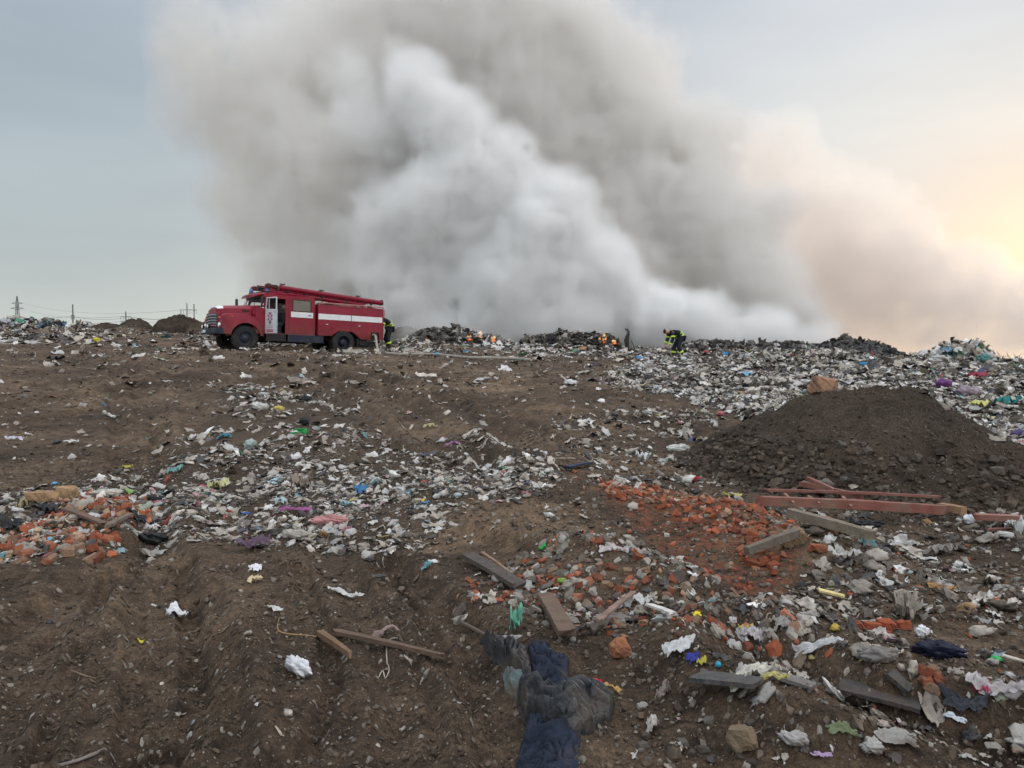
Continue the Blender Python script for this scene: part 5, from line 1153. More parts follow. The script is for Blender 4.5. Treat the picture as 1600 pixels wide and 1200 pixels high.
b = MB(); b.box((0, 0, at(0, 484.5, 250).z-F_.location.z), (21*k, .2, .2)); b.build('crossarm', CONC, F_)
for s_ in (-10, 0, 10): b = MB(); b.tube([(s_*k, 0, at(0, 484.5, 250).z-F_.location.z), (s_*k, 0, at(0, 491, 250).z-F_.location.z)], .05, 5); b.build('insulator', WIRE, F_)
def wire(a, c, sag, label):
    pts = [a.lerp(c, t)-Vector((0, 0, sag*4*t*(1-t))) for t in np.linspace(0, 1, 15)]; tube_obj('power_line', label, 'power line', pts, .035, WIRE, 4, 'power lines strung along the left skyline')
WL = ['power line from the left edge to the tall bare pole', 'low power line from the left edge to the lower crossarm of the pole', 'power line from the tall bare pole to the crossarm pole', 'power line from the upper crossarm to the shortest slim pole',
      'power line from the lower crossarm towards the twin poles', 'power line from the lower pylon arm to the crossarm pole', 'highest power line from the upper pylon arm to the twin poles', 'power line from the crossarm pole to the twin pole crossarm']
for a_, c_, sg_ in (((-60, 494, 300), (115, 494.5, 150), 1.), ((-60, 499, 300), (198, 502, 190), 1.5), ((115, 494.5, 150), (198, 496, 190), .6), ((198, 495, 190), (284, 494, 300), 1.), ((198, 502, 190), (300, 497, 300), 1.), ((38, 482, 420), (190, 495, 190), 2.), ((37, 474, 420), (288, 484.5, 250), 3.), ((206, 495.5, 190), (309, 484.5, 250), 1.5)):
    wire(at(*a_), at(*c_), sg_, WL.pop(0))

# ------------------------------------------------------------ fire hose
g_ = lambda px, py, l=.045: PX(px, py)+Vector((0, 0, l))
st_ = PX(600, 552)
Tm = TRUCK[0]; bpy.context.view_layer.update(); out_pt = Tm.matrix_world @ Vector((-5.58, 1.02, .90)); out2 = Tm.matrix_world @ Vector((-5.60, 1.30, .85))
hp = [out_pt, out2]; gr = [g_(591, 548.5), g_(598, 552), g_(612, 554.5), g_(640, 555.5), g_(668, 555), g_(700, 557.5), g_(730, 560.5), g_(760, 561), g_(800, 562), g_(830, 564.5)]
mid = out2.lerp(gr[0], .55)+Vector((0, 0, -.08)); hp += [out2.lerp(gr[0], .3)+Vector((0, 0, -.02)), mid]+gr
def spline(pts, n=6):
    o_ = []; P_ = [pts[0]]+list(pts)+[pts[-1]]
    for i in range(1, len(P_)-2):
        for t in np.linspace(0, 1, n, endpoint=False):
            a, b_, c, d = P_[i-1], P_[i], P_[i+1], P_[i+2]; o_.append(.5*((2*b_)+(c-a)*t+(2*a-5*b_+4*c-d)*t*t+(3*b_-a-3*c+d)*t**3))
    return o_+[pts[-1]]
sp_ = spline(hp)
for i_, q in enumerate(sp_):
    if i_ > 26: q.z = max(q.z, H(q.x, q.y)+.03)
tube_obj('fire_hose', 'pale canvas hose running from the truck across the dirt', 'fire hose', sp_, .055, HOSE, 10)

# ------------------------------------------------------------ people
SKIN = mat('skin', (.42, .24, .17), rough=.6); COATK = mat('dark_turnout_cloth', (.016, .019, .024), rough=.85, var=.3, scale=12, bump=(.01, 18)); BOOT = mat('boot_rubber', (.02, .02, .02), rough=.6)
HIVIS = mat('lime_reflective_band', (.52, .75, .08), rough=.5, emis=None); HAIR = mat('dark_hair', (.02, .015, .012), rough=.8)
def skin_mesh(name, verts, edges, radii, m, parent, lv=2, root=0):
    me = bpy.data.meshes.new(name); me.from_pydata(verts, edges, []); o = bpy.data.objects.new(name, me); C.objects.link(o)
    s = o.modifiers.new('skin', 'SKIN'); s.use_smooth_shade = True
    if not me.skin_vertices: me.skin_vertices.new() if hasattr(me.skin_vertices, 'new') else None
    for i, r in enumerate(radii):
        sv = me.skin_vertices[0].data[i]; sv.radius = (r, r) if not isinstance(r, tuple) else r; sv.use_root = (i == root)
    u = o.modifiers.new('sub', 'SUBSURF'); u.levels = lv; u.render_levels = lv
    dg = bpy.context.evaluated_depsgraph_get(); dg.update(); nm = bpy.data.meshes.new_from_object(o.evaluated_get(dg)); nm.materials.clear(); nm.materials.append(m)
    nm.polygons.foreach_set('use_smooth', np.ones(len(nm.polygons), bool)); bpy.data.objects.remove(o); q = bpy.data.objects.new(name, nm); C.objects.link(q); q.parent = parent; return q
def person(J, base, yaw, label, helmet=False):
    """J: joints in metres, x = the way the person faces"""
    T = empty('person', base, (0, 0, yaw), label, 'person'); V = Vector; g = {k: V(v) for k, v in J.items()}
    names = ['pelvis', 'spine', 'chest', 'neck', 'headc', 'crown']; vs = [g[n] for n in names]; ed = [(0, 1), (1, 2), (2, 3), (3, 4), (4, 5)]; rd = [(.15, .12), (.15, .12), (.17, .12), .06, .095, .085]
    for s in ('l', 'r'):
        i = len(vs); vs += [g['sho_'+s], g['elb_'+s], g['wri_'+s]]; ed += [(2, i), (i, i+1), (i+1, i+2)]; rd += [.065, .048, .034]
        d = (g['wri_'+s]-g['elb_'+s]).normalized(); side = V((0, 1 if s == 'l' else -1, 0)); fw = d.cross(side).normalized()
        palm = g['wri_'+s]+d*.07; vs.append(palm); ed.append((i+2, i+3)); rd.append(.034)
        for q, (off, ln) in enumerate(((-.030, .075), (-.010, .09), (.010, .085), (.030, .065))):
            a_ = len(vs); vs += [palm+d*.03+side*off, palm+d*(.03+ln*.5)+side*off+fw*.012, palm+d*(.03+ln)+side*off+fw*.035]; ed += [(i+3, a_), (a_, a_+1), (a_+1, a_+2)]; rd += [.010, .009, .007]
        a_ = len(vs); vs += [palm-side*.03+fw*.02, palm+d*.045-side*.045+fw*.04]; ed += [(i+3, a_), (a_, a_+1)]; rd += [.011, .008]
        i = len(vs); vs += [g['hip_'+s], g['kne_'+s], g['ank_'+s], g['toe_'+s]]; ed += [(0, i), (i, i+1), (i+1, i+2), (i+2, i+3)]; rd += [.095, .06, .042, .035]
    skin_mesh('body', vs, ed, rd, SKIN, T)
    # face: nose, brow, ears
    hd = (g['crown']-g['headc']).normalized(); fwd = V(J['face']).normalized(); sd_ = hd.cross(fwd).normalized()
    b = MB(); b.loft([[g['headc']+fwd*.085+sd_*.018-hd*.02, g['headc']+fwd*.085-sd_*.018-hd*.02, g['headc']+fwd*.12-hd*.02], [g['headc']+fwd*.085+sd_*.008+hd*.035, g['headc']+fwd*.085-sd_*.008+hd*.035, g['headc']+fwd*.095+hd*.035]]); b.build('nose', SKIN, T)
    for s_ in (-1, 1):
        b = MB(); c_ = g['headc']+sd_*s_*.10; b.lathe([(.0, -.008), (.028, 0), (.0, .01)], c_, 'y', 10); b.build('ear', SKIN, T)
        b = MB(); c_ = g['headc']+sd_*s_*.035+fwd*.088+hd*.03; b.lathe([(.0, -.006), (.013, 0), (.0, .008)], c_, 'x', 8); b.build('eye', HAIR, T)
    hv = [g['headc']+hd*.035-fwd*.03, g['headc']+hd*.075-fwd*.01, g['crown']+hd*.015]; skin_mesh('helmet' if helmet else 'hair', hv, [(0, 1), (1, 2)], [.118, .118, .09] if helmet else [.105, .108, .08], HAIR, T)
    # coat over torso and sleeves, trousers, boots
    low = g['pelvis']; cv = [low, g['spine'], g['chest'], g['chest'].lerp(g['neck'], .75)]; ce = [(0, 1), (1, 2), (2, 3)]; cr = [(.21, .17), (.20, .165), (.225, .16), .085]
    for s in ('l', 'r'):
        i = len(cv); cv += [g['sho_'+s], g['elb_'+s], g['elb_'+s].lerp(g['wri_'+s], .88)]; ce += [(2, i), (i, i+1), (i+1, i+2)]; cr += [.098, .080, .068]
    skin_mesh('coat', cv, ce, cr, COATK, T)
    tv = [g['pelvis']]; te = []; tr = [(.185, .15)]
    for s in ('l', 'r'):
        i = len(tv); tv += [g['hip_'+s], g['kne_'+s], g['kne_'+s].lerp(g['ank_'+s], .85)]; te += [(0, i), (i, i+1), (i+1, i+2)]; tr += [.125, .10, .085]
    skin_mesh('trousers', tv, te, tr, COATK, T)
    for s in ('l', 'r'):
        skin_mesh('boot', [g['kne_'+s].lerp(g['ank_'+s], .75), g['ank_'+s], g['toe_'+s]], [(0, 1), (1, 2)], [.07, .065, .055], BOOT, T, 1)
    def band(a, b_, t, r, w_=.05, m=HIVIS):
        a, b_ = V(a), V(b_); d = (b_-a).normalized(); c = a.lerp(b_, t); q = MB(); q.tube([c-d*w_/2, c+d*w_/2], r, 16); q.build('reflective_band', m, T, 50)
    for s in ('l', 'r'):
        band(g['sho_'+s], g['elb_'+s], .62, .100, .06); band(g['elb_'+s], g['wri_'+s], .72, .082, .06); band(g['kne_'+s], g['ank_'+s], .55, .106, .07)
    for t in (.15, .75): band(g['pelvis'], g['spine'], t, .19, .05)
    return T
JB = dict(pelvis=(-.26, 0, .90), spine=(-.14, 0, 1.08), chest=(.10, 0, 1.16), neck=(.30, 0, 1.10), headc=(.40, 0, 1.10), crown=(.50, 0, 1.14), face=(.6, 0, -.8),
          sho_l=(.16, .20, 1.08), elb_l=(.18, .27, .78), wri_l=(.30, .20, .54), sho_r=(.16, -.20, 1.08), elb_r=(.22, -.26, .80), wri_r=(.36, -.16, .58),
          hip_l=(-.26, .10, .84), kne_l=(-.10, .16, .47), ank_l=(-.32, .18, .08), toe_l=(-.14, .20, .05), hip_r=(-.26, -.10, .84), kne_r=(-.02, -.14, .47), ank_r=(.02, -.15, .08), toe_r=(.20, -.16, .05))
p = PX(1054, 559); person(JB, p, R(190), 'person in dark coat with lime bands bending over the refuse', False)
JA = dict(pelvis=(-.14, 0, .95), spine=(-.04, 0, 1.14), chest=(.16, 0, 1.30), neck=(.30, 0, 1.40), headc=(.38, 0, 1.46), crown=(.44, 0, 1.56), face=(.9, 0, -.4),
          sho_l=(.16, .20, 1.27), elb_l=(.30, .25, 1.02), wri_l=(.52, .18, .98), sho_r=(.16, -.20, 1.27), elb_r=(.26, -.26, 1.0), wri_r=(.46, -.18, .88),
          hip_l=(-.12, .10, .90), kne_l=(.02, .13, .50), ank_l=(-.08, .14, .08), toe_l=(.12, .15, .05), hip_r=(-.12, -.10, .90), kne_r=(.06, -.13, .50), ank_r=(-.12, -.14, .08), toe_r=(.08, -.15, .05))
xa_ = (605.5-800)/FPX*34.6; person(JA, Vector((xa_, 34.6, H(xa_, 34.6))), R(205), 'person in dark coat with lime bands leaning at the back of the truck', True)
# ------------------------------------------------------------ single pieces that can be picked out
MATC = {}
def cmat(c, rough=.6, bump=(.012, 30), dirt=.56, spec=.3):
    key = (c, rough, bump, dirt)
    if key not in MATC: MATC[key] = mat('piece_material', c, rough=rough, spec=spec, var=.25, scale=14, bump=bump, dirt=((.095, .070, .052), dirt, 7))
    return MATC[key]
def place(o, p, label, cat, group=None): o.location = p; return tag(o, label, cat, group)
def wsize(p, px): return px*p.y/FPX
def pos(px, py, low=.0):
    p = PX(px, py); return p
def soft(kind, name, cat, label, px, py, wpx, col, seed, hpx=None, asp=1.0, yaw=0., rough=.6, depth=1.0, dirt=.58, group=None, crump=.3, spec=.3):
    """crumpled soft thing: kind 'bag' closed lump with folds, 'sheet' draped crumpled film or cloth"""
    p = pos(px, py); w_ = wsize(p, wpx); hh = wsize(p, hpx) if hpx else w_*.4
    if kind == 'bag':
        big = wpx > 24; co, f = tpl_lump(30 if big else 14, 42 if big else 20, seed, 1, .62, asp); co = co/np.abs(co[:, :2]).max()*.5
        x = co[:, 0]*w_; y = co[:, 1]*w_*depth/max(asp, .5)*1.0; z = (co[:, 2]-co[:, 2].min())/np.ptp(co[:, 2])*hh
        fold = fb(x/w_*1.0+seed, y/w_, .30, 4, seed, ridge=True)*w_*.05; z = z+fold*(z/hh)*1.0; x = x*(1+.16*vnoise(z/hh*2.2+seed, y/w_*2, seed)); y = y*(1+.16*vnoise(z/hh*2.2, x/w_*2+seed, seed)); z = z-hh*.10
    else:
        n = 34 if wpx > 40 else 20 if wpx > 16 else 11; co, f = tpl_film(n, seed, crump, asp); sc_ = max(1e-6, np.ptp(co[:, 0])); x = co[:, 0]/sc_*w_; y = co[:, 1]/sc_*w_*depth
        z = (co[:, 2]-co[:, 2].min()); z = z/np.ptp(z)*hh+fb(x+seed, y, w_*.12, 3, seed, ridge=True)*hh*.22
    ca, sa = math.cos(yaw), math.sin(yaw); x, y = x*ca-y*sa, x*sa+y*ca
    if kind != 'bag': z = np.maximum(z, 0)+h_top(x+p.x, y+p.y)-p.z+.008
    o = mesh_np(name, np.stack([x, y, z], 1), f, cmat(col, rough, (.010, 26), dirt, spec), smooth=True)
    return place(o, p, label, cat, group)
def board(name, cat, label, px0, py0, px1, py1, wpx, th, col, seed, lift=.01, group=None, taper=.85, m=None, tilt=0):
    """plank between two pixels, split ends, slight bow"""
    a, c = PX(px0, py0), PX(px1, py1); L = (c-a).length; w_ = wsize((a+c)/2, wpx); rg = random.Random(seed)
    q_ = [a.lerp(c, t) for t in np.linspace(0.03, .97, 15)]; gp = [H(q.x, q.y)-q.z for q in q_]; lift = lift+max(0., sorted(gp)[-4])
    d = (c-a).normalized(); sd = d.cross(Vector((0, 0, 1))).normalized(); up = sd.cross(d); n = 26; b = bmesh.new(); rings = []
    for i in range(n):
        t = i/(n-1); q = a.lerp(c, t)+up*(lift+.02*math.sin(t*math.pi)*L*.3); ww = w_*(1-(1-taper)*t)*(1+.05*rg.uniform(-1, 1)); e = 0
        ring = []
        for j, (u, v) in enumerate(((-.5, 0), (-.5, 1), (-.17, 1.03), (.17, .97), (.5, 1), (.5, 0), (0, -.02))):
            jit = rg.uniform(-.06, .06)*L*(.55 if i in (0, n-1) else 0); ring.append(b.verts.new(q+sd*ww*u+up*th*(v+rg.uniform(-.03, .03))+d*jit+up*tilt*u*w_-a))
        rings.append(ring)
    for r0, r1 in zip(rings[:-1], rings[1:]):
        for j in range(7): b.faces.new((r0[j], r0[(j+1) % 7], r1[(j+1) % 7], r1[j]))
    b.faces.new(rings[0][::-1]); b.faces.new(rings[-1]); bmesh.ops.recalc_face_normals(b, faces=b.faces[:])
    me = bpy.data.meshes.new(name); b.to_mesh(me); b.free(); me.materials.append(m or cmat(col, .85, (.010, 40), .62)); o = bpy.data.objects.new(name, me); C.objects.link(o)
    return place(o, a, label, cat, group)
def tpl_rock(seed, d, cut, rnd):
    """broken block with worn edges and a pitted face"""
    co, f = tpl_chunk(seed, d, cut+3, 0, 1); bm = bmesh.new(); vs = [bm.verts.new(c) for c in co]
    for q in f:
        try: bm.faces.new([vs[i] for i in q])
        except ValueError: pass
    for lim in (.3, .15, .08, .045): bmesh.ops.subdivide_edges(bm, edges=[e for e in bm.edges if e.calc_length() > lim], cuts=1); bmesh.ops.triangulate(bm, faces=bm.faces[:])
    for _ in range(3): bmesh.ops.smooth_vert(bm, verts=bm.verts[:], factor=.5, use_axis_x=True, use_axis_y=True, use_axis_z=True)
    bm.normal_update()
    for v in bm.verts:
        p = v.co; n = float(vnoise(p.x*4+p.z*3+seed, p.y*4-p.z*2))*.045+float(vnoise(p.x*11+p.z*7+seed, p.y*11-p.z*6))*.025+float(vnoise(p.x*26+p.z*17, p.y*26+p.z*11+seed))*.012; v.co = p+v.normal*n
    bm.verts.ensure_lookup_table(); bm.verts.index_update(); co = np.array([v.co[:] for v in bm.verts]); f = np.array([[v.index for v in q.verts] for q in bm.faces]); bm.free(); return co, f
def block(name, cat, label, px, py, wpx, col, seed, d=(1, .6, .45), yaw=None, cut=4, group=None, tilt=.15, sink=.12, rnd=.05, sub=2, dirt=.60, m=None, at_=None):
    p = Vector((*at_, H(*at_))) if at_ else PX(px, py); w_ = wsize(p, wpx); co, f = tpl_rock(seed, d, cut, rnd) if wpx > 16 else tpl_chunk(seed, d, cut, rnd, sub); rg = random.Random(seed); yw = rg.uniform(0, 6.28) if yaw is None else yaw
    Rm = np.array(Euler((rg.uniform(-tilt, tilt), rg.uniform(-tilt, tilt), yw)).to_matrix()); co = co @ Rm.T; co = co/max(1e-6, np.ptp(co[:, 0]))*w_; co[:, 2] -= co[:, 2].min()+sink*np.ptp(co[:, 2])
    o = mesh_np(name, co, f, m or cmat(col, .95, (.006, 60), dirt, .15)); return place(o, p, label, cat, group)
W1, W2, GY, CR = (.72, .72, .74), (.60, .59, .57), (.34, .34, .34), (.60, .56, .46)
# foreground
soft('bag', 'plastic_bag', 'bag', 'largest white plastic bag on the open dirt in the left foreground', 466, 1056, 72, W1, 27, 34, 1.5, -.55, rough=.35, depth=.8, dirt=.70)
soft('sheet', 'paper_scrap', 'paper', 'white crumpled paper with ragged edges on the dirt at left', 273, 960, 34, W1, 22, 10, 1.1, .4, dirt=.75)
soft('sheet', 'plastic_scrap', 'scrap', 'tiny bright yellow scrap in the left wheel rut', 222, 1008, 11, (.72, .60, .03), 23, 5, dirt=.8)
soft('sheet', 'paper_scrap', 'paper', 'white scrap beside the cream scrap just below the litter band', 399, 893, 26, W1, 24, 8, 1.2, dirt=.7)
soft('sheet', 'paper_scrap', 'paper', 'cream and tan scrap just below the litter band', 400, 911, 22, (.62, .50, .32), 25, 9, dirt=.7)
soft('sheet', 'rag', 'rag', 'long grey white twisted rag on the dirt below the litter band', 540, 935, 58, W2, 26, 8, 1.5, .3, depth=.5, dirt=.6)
soft('sheet', 'rag', 'rag', 'pinkish brown crumpled rag above the long dark board', 603, 992, 46, (.36, .26, .24), 27, 12, 1.5, .2, depth=.5, dirt=.55)
soft('sheet', 'plastic_scrap', 'scrap', 'thin whitish scrap left of the pinkish brown rag', 430, 955, 26, W2, 28, 6, 1.3, dirt=.6)
board('board', 'board', 'long dark weathered board lying across the dirt beside a white bag', 522, 1006, 692, 1046, 13, .022, (.135, .090, .062), 31, taper=.55)
board('broken_board', 'board', 'short splintered brown board touching the long dark board', 500, 1000, 548, 1036, 12, .03, (.20, .12, .07), 32, taper=.5, lift=.02)
board('plank', 'plank', 'wide dark grey plank slanting down at the edge of the brick rubble', 730, 880, 812, 930, 24, .030, (.085, .072, .064), 33, taper=.95, lift=.03)
board('plank', 'plank', 'short wide brown plank in the rubble above the dark cloth', 852, 948, 886, 1010, 27, .035, (.15, .10, .072), 34, taper=.95, lift=.05)
board('plank', 'plank', 'thin pale stick beside the wide dark grey plank', 752, 872, 800, 908, 5, .012, (.30, .19, .12), 35, lift=.03)
board('plank', 'plank', 'curved pinkish brown strip standing up in the middle of the rubble', 934, 990, 990, 942, 11, .012, (.26, .17, .14), 36, lift=.06)
board('plank', 'plank', 'dark thin lath left of the dark cloth', 722, 980, 768, 1005, 6, .012, (.12, .085, .065), 37, lift=.02)
# dark cloth: several folded garments in one bundle
JEAN = mat('dark_blue_cloth', (.020, .026, .042), rough=.8, spec=.15, var=.3, scale=12, bump=(.012, 30), dirt=((.085, .070, .058), .66, 5))
GREYC = mat('muddy_grey_cloth', (.026, .027, .031), rough=.48, spec=.4, var=.35, scale=12, bump=(.014, 28), dirt=((.10, .075, .056), .60, 5))
def cloth(name, label, cat, outline, hgt, seed, m, nfold=5, dirn=(1, .4), thick=.02):
    """garment filling an outline given in pixels: a two sided cloth lying on the ground with long folds"""
    P_ = [PX(*q) for q in outline]; c = sum(P_, Vector())/len(P_); xs = [q.x for q in P_]; ys = [q.y for q in P_]; n = 240
    U, V_ = np.meshgrid(np.linspace(min(xs), max(xs), n), np.linspace(min(ys), max(ys), n), indexing='ij'); U = U+.012*vnoise(U*14, V_*14, seed); poly = [(q.x, q.y) for q in P_]
    ins = in_poly(U, V_, poly); d, _ = poly_dist(U, V_, poly+poly[:1]); k = np.where(ins, sstep(0, .05, d), 0)
    wu, wv = U+.04*vnoise(U*8, V_*8, seed)+.016*vnoise(U*21, V_*21, seed), V_+.04*vnoise(U*8+5, V_*8, seed); al = (wu*dirn[0]+wv*dirn[1]); ac = (wv*dirn[0]-wu*dirn[1])
    cr = lambda fa, fc, sd_, p_: np.abs(vnoise(al*fa+sd_, ac*fc, seed+sd_))**p_          # narrow deep creases between rounded folds
    k = np.where(ins, sstep(0, .022, d), 0); bulge = sstep(0, .16, d)
    Z = h_base(U, V_)+.5*(h_top(U.ravel(), V_.ravel()).reshape(U.shape)-h_base(U, V_))+k*(hgt*.25+hgt*.35*bulge+hgt*.85*cr(7, 2.5, 4, .8)*bulge+hgt*.55*cr(19, 5, 1, .5)+hgt*.34*cr(40, 17, 7, .5))+.014; Z = np.where(ins, Z, Z-.03)
    vi = -np.ones(U.shape, int); keep = ins | (d < .02); idx = np.argwhere(keep); vi[keep] = np.arange(len(idx)); co = np.stack([U[keep]-c.x, V_[keep]-c.y, Z[keep]-c.z], 1)
    a = vi[:-1, :-1]; b_ = vi[1:, :-1]; c_ = vi[1:, 1:]; e = vi[:-1, 1:]; ok = (a >= 0) & (b_ >= 0) & (c_ >= 0) & (e >= 0); f = np.stack([a[ok], b_[ok], c_[ok], e[ok]], 1)
    o = mesh_np(name, co, f, m, smooth=True); return place(o, c, label, cat)
cloth('trouser_leg', 'dark navy cloth with soft folds at the top of the cloth bundle', 'cloth', [(820,1010),(852,1003),(880,1010),(894,1035),(892,1062),(912,1086),(925,1100),(860,1106),(840,1080),(826,1050)], .085, 3, JEAN, dirn=(1, .1))
cloth('trousers', 'dark blue denim trousers running out of the bottom edge of the photo', 'cloth', [(826,1120),(870,1122),(925,1130),(916,1160),(912,1200),(908,1290),(790,1290),(806,1200),(818,1160)], .06, 7, JEAN, dirn=(.9, .3))
cloth('jacket', 'blackish grey crumpled jacket folded over the middle of the cloth bundle', 'cloth', [(806,1082),(830,1068),(865,1078),(905,1078),(948,1086),(966,1100),(958,1125),(930,1146),(895,1156),(850,1140),(818,1134),(808,1108)], .115, 5, GREYC, dirn=(.35, 1))
cloth('rag', 'grey muddy rag spread left of the navy cloth', 'rag', [(748,1000),(785,1006),(826,1012),(832,1040),(842,1072),(800,1056),(768,1030)], .10, 9, GREYC)
cloth('rag', 'pale teal tinged rag pressed into the mud beside the cloth bundle', 'rag', [(785,1055),(815,1048),(842,1060),(850,1078),(815,1095),(790,1082)], .07, 11, mat('teal_grey_cloth', (.13, .19, .20), rough=.8, var=.4, scale=14, bump=(.015, 30), dirt=((.095, .072, .055), .48, 6)))
soft('bag', 'cotton_wad', 'rag', 'dirty white fluffy wad above the grey rag', 798, 1003, 62, (.46, .43, .40), 41, 12, 1.5, depth=.5, dirt=.52)
soft('sheet', 'plastic_bottle', 'bottle', 'crushed clear and green bottle standing in the rubble', 806, 985, 22, (.16, .42, .30), 42, 34, .8, rough=.25, dirt=.7)
soft('sheet', 'candy_wrapper', 'wrapper', 'red and yellow shiny wrapper beside the dark cloth bundle', 948, 1078, 46, (.50, .30, .10), 43, 9, 1.5, -.4, depth=.5, rough=.25, dirt=.8)
soft('sheet', 'wrapper_end', 'wrapper', 'bright red wrapper piece left of the red and yellow wrapper', 935, 1073, 22, (.55, .02, .04), 44, 8, 1.2, rough=.3, dirt=.8)
board('tile', 'tile', 'white flat broken tile in the middle of the rubble', 1014, 962, 1052, 978, 14, .012, (.66, .64, .60), 45, lift=.05)
soft('sheet', 'lid', 'lid', 'round bright yellow lid in the rubble', 1088, 965, 17, (.72, .58, .04), 46, 5, 1, dirt=.8)
soft('sheet', 'sponge', 'sponge', 'dusty yellow lump at the right end of the rubble', 1166, 987, 24, (.50, .40, .10), 47, 8, 1.2, dirt=.6)
block('stone', 'stone', 'largest orange brown stone near the dark cloth', 970, 1022, 36, (.33, .14, .075), 48, (1, .9, 1.0), .4, 5)
block('stone', 'stone', 'grey brown boulder at the bottom right of the rubble slope', 1160, 1170, 50, (.20, .15, .10), 49, (1, .8, .75), .2, 6)
block('stone', 'stone', 'pale grey flat pebble on the dirt below the wrapper', 1003, 1106, 18, (.30, .28, .26), 50, (1, .7, .5), .2, 5)
board('felt_slab', 'slab', 'curled dark grey felt slab on the rubble slope', 1092, 1085, 1190, 1098, 44, .02, (.085, .083, .080), 51, lift=.06, taper=.9)
soft('sheet', 'plastic_film', 'film', 'creased cream and white film draped at the top of the felt slab', 1182, 1062, 92, (.58, .55, .47), 52, 22, 1.3, .2, depth=.6, rough=.4, dirt=.62)
soft('sheet', 'plastic_film', 'film', 'yellowish clear film strip over the cream film', 1205, 1068, 60, (.50, .45, .18), 53, 15, 1.6, .1, depth=.4, rough=.4, dirt=.62)
board('slab', 'slab', 'flat grey slab sunk in the dirt right of the cream film', 1208, 1062, 1272, 1082, 26, .015, (.16, .155, .15), 54, lift=.005)
board('roofing_sheet', 'slab', 'large dark tarry sheet sunk in the dirt at lower right', 1310, 1085, 1440, 1120, 52, .02, (.060, .052, .050), 55, lift=.01, taper=.8)
board('roofing_sheet', 'slab', 'smaller dark slab at the top right corner of the tarry sheet', 1385, 1058, 1415, 1085, 30, .02, (.065, .060, .058), 56, lift=.02, taper=.8)
soft('bag', 'wire_ball', 'scrap', 'small turquoise ball in the rubble', 1122, 1042, 11, (.04, .38, .55), 57, 10, dirt=.8)
soft('sheet', 'wrapper', 'wrapper', 'dark blue wrapper beside the turquoise ball', 1084, 1036, 20, (.03, .04, .25), 58, 7, dirt=.75)
soft('sheet', 'wrapper', 'wrapper', 'yellow and navy foil between blue wrapper and turquoise ball', 1098, 1040, 16, (.42, .36, .05), 59, 8, dirt=.7)
soft('sheet', 'rag', 'rag', 'blackened rag over an orange stone in the rubble', 925, 992, 60, (.10, .085, .075), 60, 18, 1.3, .1, depth=.6, dirt=.5)
soft('bag', 'plastic_bag', 'bag', 'crumpled dirty clear bag just above the blackened rag', 955, 975, 64, (.36, .33, .30), 61, 20, 1.4, depth=.6, dirt=.52)
soft('sheet', 'plastic_film', 'film', 'white and grey torn film right of the curved strip', 990, 950, 56, (.55, .54, .52), 62, 18, 1.2, -.2, depth=.6, rough=.4, dirt=.62)
soft('sheet', 'plastic_film', 'film', 'white striped cup remains in the middle of the slope', 1062, 1020, 56, (.55, .55, .54), 63, 20, 1.1, .2, depth=.7, rough=.4, dirt=.62)
soft('sheet', 'plastic_film', 'film', 'grey white film bundle at the right end of the rubble slope', 1180, 1002, 40, (.46, .42, .42), 64, 18, 1.4, -.5, rough=.4, dirt=.6)
soft('sheet', 'plastic_film', 'film', 'muddy twisted film strip below the rubble slope', 1035, 1095, 44, (.30, .27, .24), 65, 20, 1.3, .8, depth=.5, dirt=.5)
soft('sheet', 'plastic_film', 'film', 'small white film tuft below the twisted strip', 1020, 1138, 24, (.48, .44, .40), 66, 14, 1, dirt=.55)
soft('bag', 'plastic_bag', 'bag', 'pale muddy bag lying at the lower edge left of the grey sock', 1240, 1165, 56, (.44, .42, .41), 67, 26, 1.3, -.4, dirt=.52)
soft('bag', 'plastic_bag', 'bag', 'rounded pale clear bag near the bottom edge', 1362, 1175, 46, (.46, .44, .42), 68, 26, 1.1, dirt=.52)
soft('sheet', 'newspaper', 'paper', 'dirty printed newspaper sheet near the bottom edge', 1410, 1158, 66, (.34, .33, .31), 69, 10, 1.2, -.4, depth=.7, dirt=.5)
soft('sheet', 'foil', 'foil', 'green black foil wrapper at lower right of the tarry sheet', 1318, 1145, 54, (.16, .19, .10), 70, 9, 1.5, -.2, depth=.5, dirt=.6)
soft('sheet', 'leaf', 'paper', 'leaf shaped pale paper near the lower right corner', 1510, 1187, 32, (.44, .42, .40), 71, 7, 1.4, .3, depth=.5, dirt=.6)
soft('sheet', 'tube', 'scrap', 'white and blue flattened tube at lower right', 1492, 1128, 34, (.62, .66, .70), 72, 7, 1.6, -.3, depth=.4, dirt=.72)
soft('sheet', 'plastic_scrap', 'scrap', 'small lilac scrap near the bottom edge', 1284, 1186, 34, (.42, .30, .46), 73, 7, 1.4, -.3, depth=.4, dirt=.66)
board('panel', 'panel', 'pale yellow flat panel piece on the dark dirt at right', 1278, 930, 1318, 940, 15, .012, (.66, .54, .24), 74, lift=.03)
soft('sheet', 'cloth_strip', 'cloth', 'long white cloth strip left of the grey bag at right', 1284, 1014, 76, (.60, .59, .58), 75, 14, 1.6, -.25, depth=.35, dirt=.60)
soft('bag', 'plastic_bag', 'bag', 'big crumpled grey bag between the brick row and tarry sheet', 1370, 1035, 74, (.27, .26, .25), 76, 28, 1.3, depth=.7, dirt=.50)
soft('bag', 'rubbish_bag', 'bag', 'black and navy plastic bag with a glossy edge at right', 1466, 1030, 92, (.012, .014, .035), 77, 34, 1.4, -.3, rough=.35, depth=.6, dirt=.70)
soft('bag', 'cup', 'cup', 'white crumpled cup beside the brick row', 1440, 994, 26, W1, 78, 20, dirt=.66)
soft('sheet', 'rag', 'rag', 'upright beige rag behind the brick row', 1416, 968, 32, (.30, .26, .21), 79, 34, .8, dirt=.6)
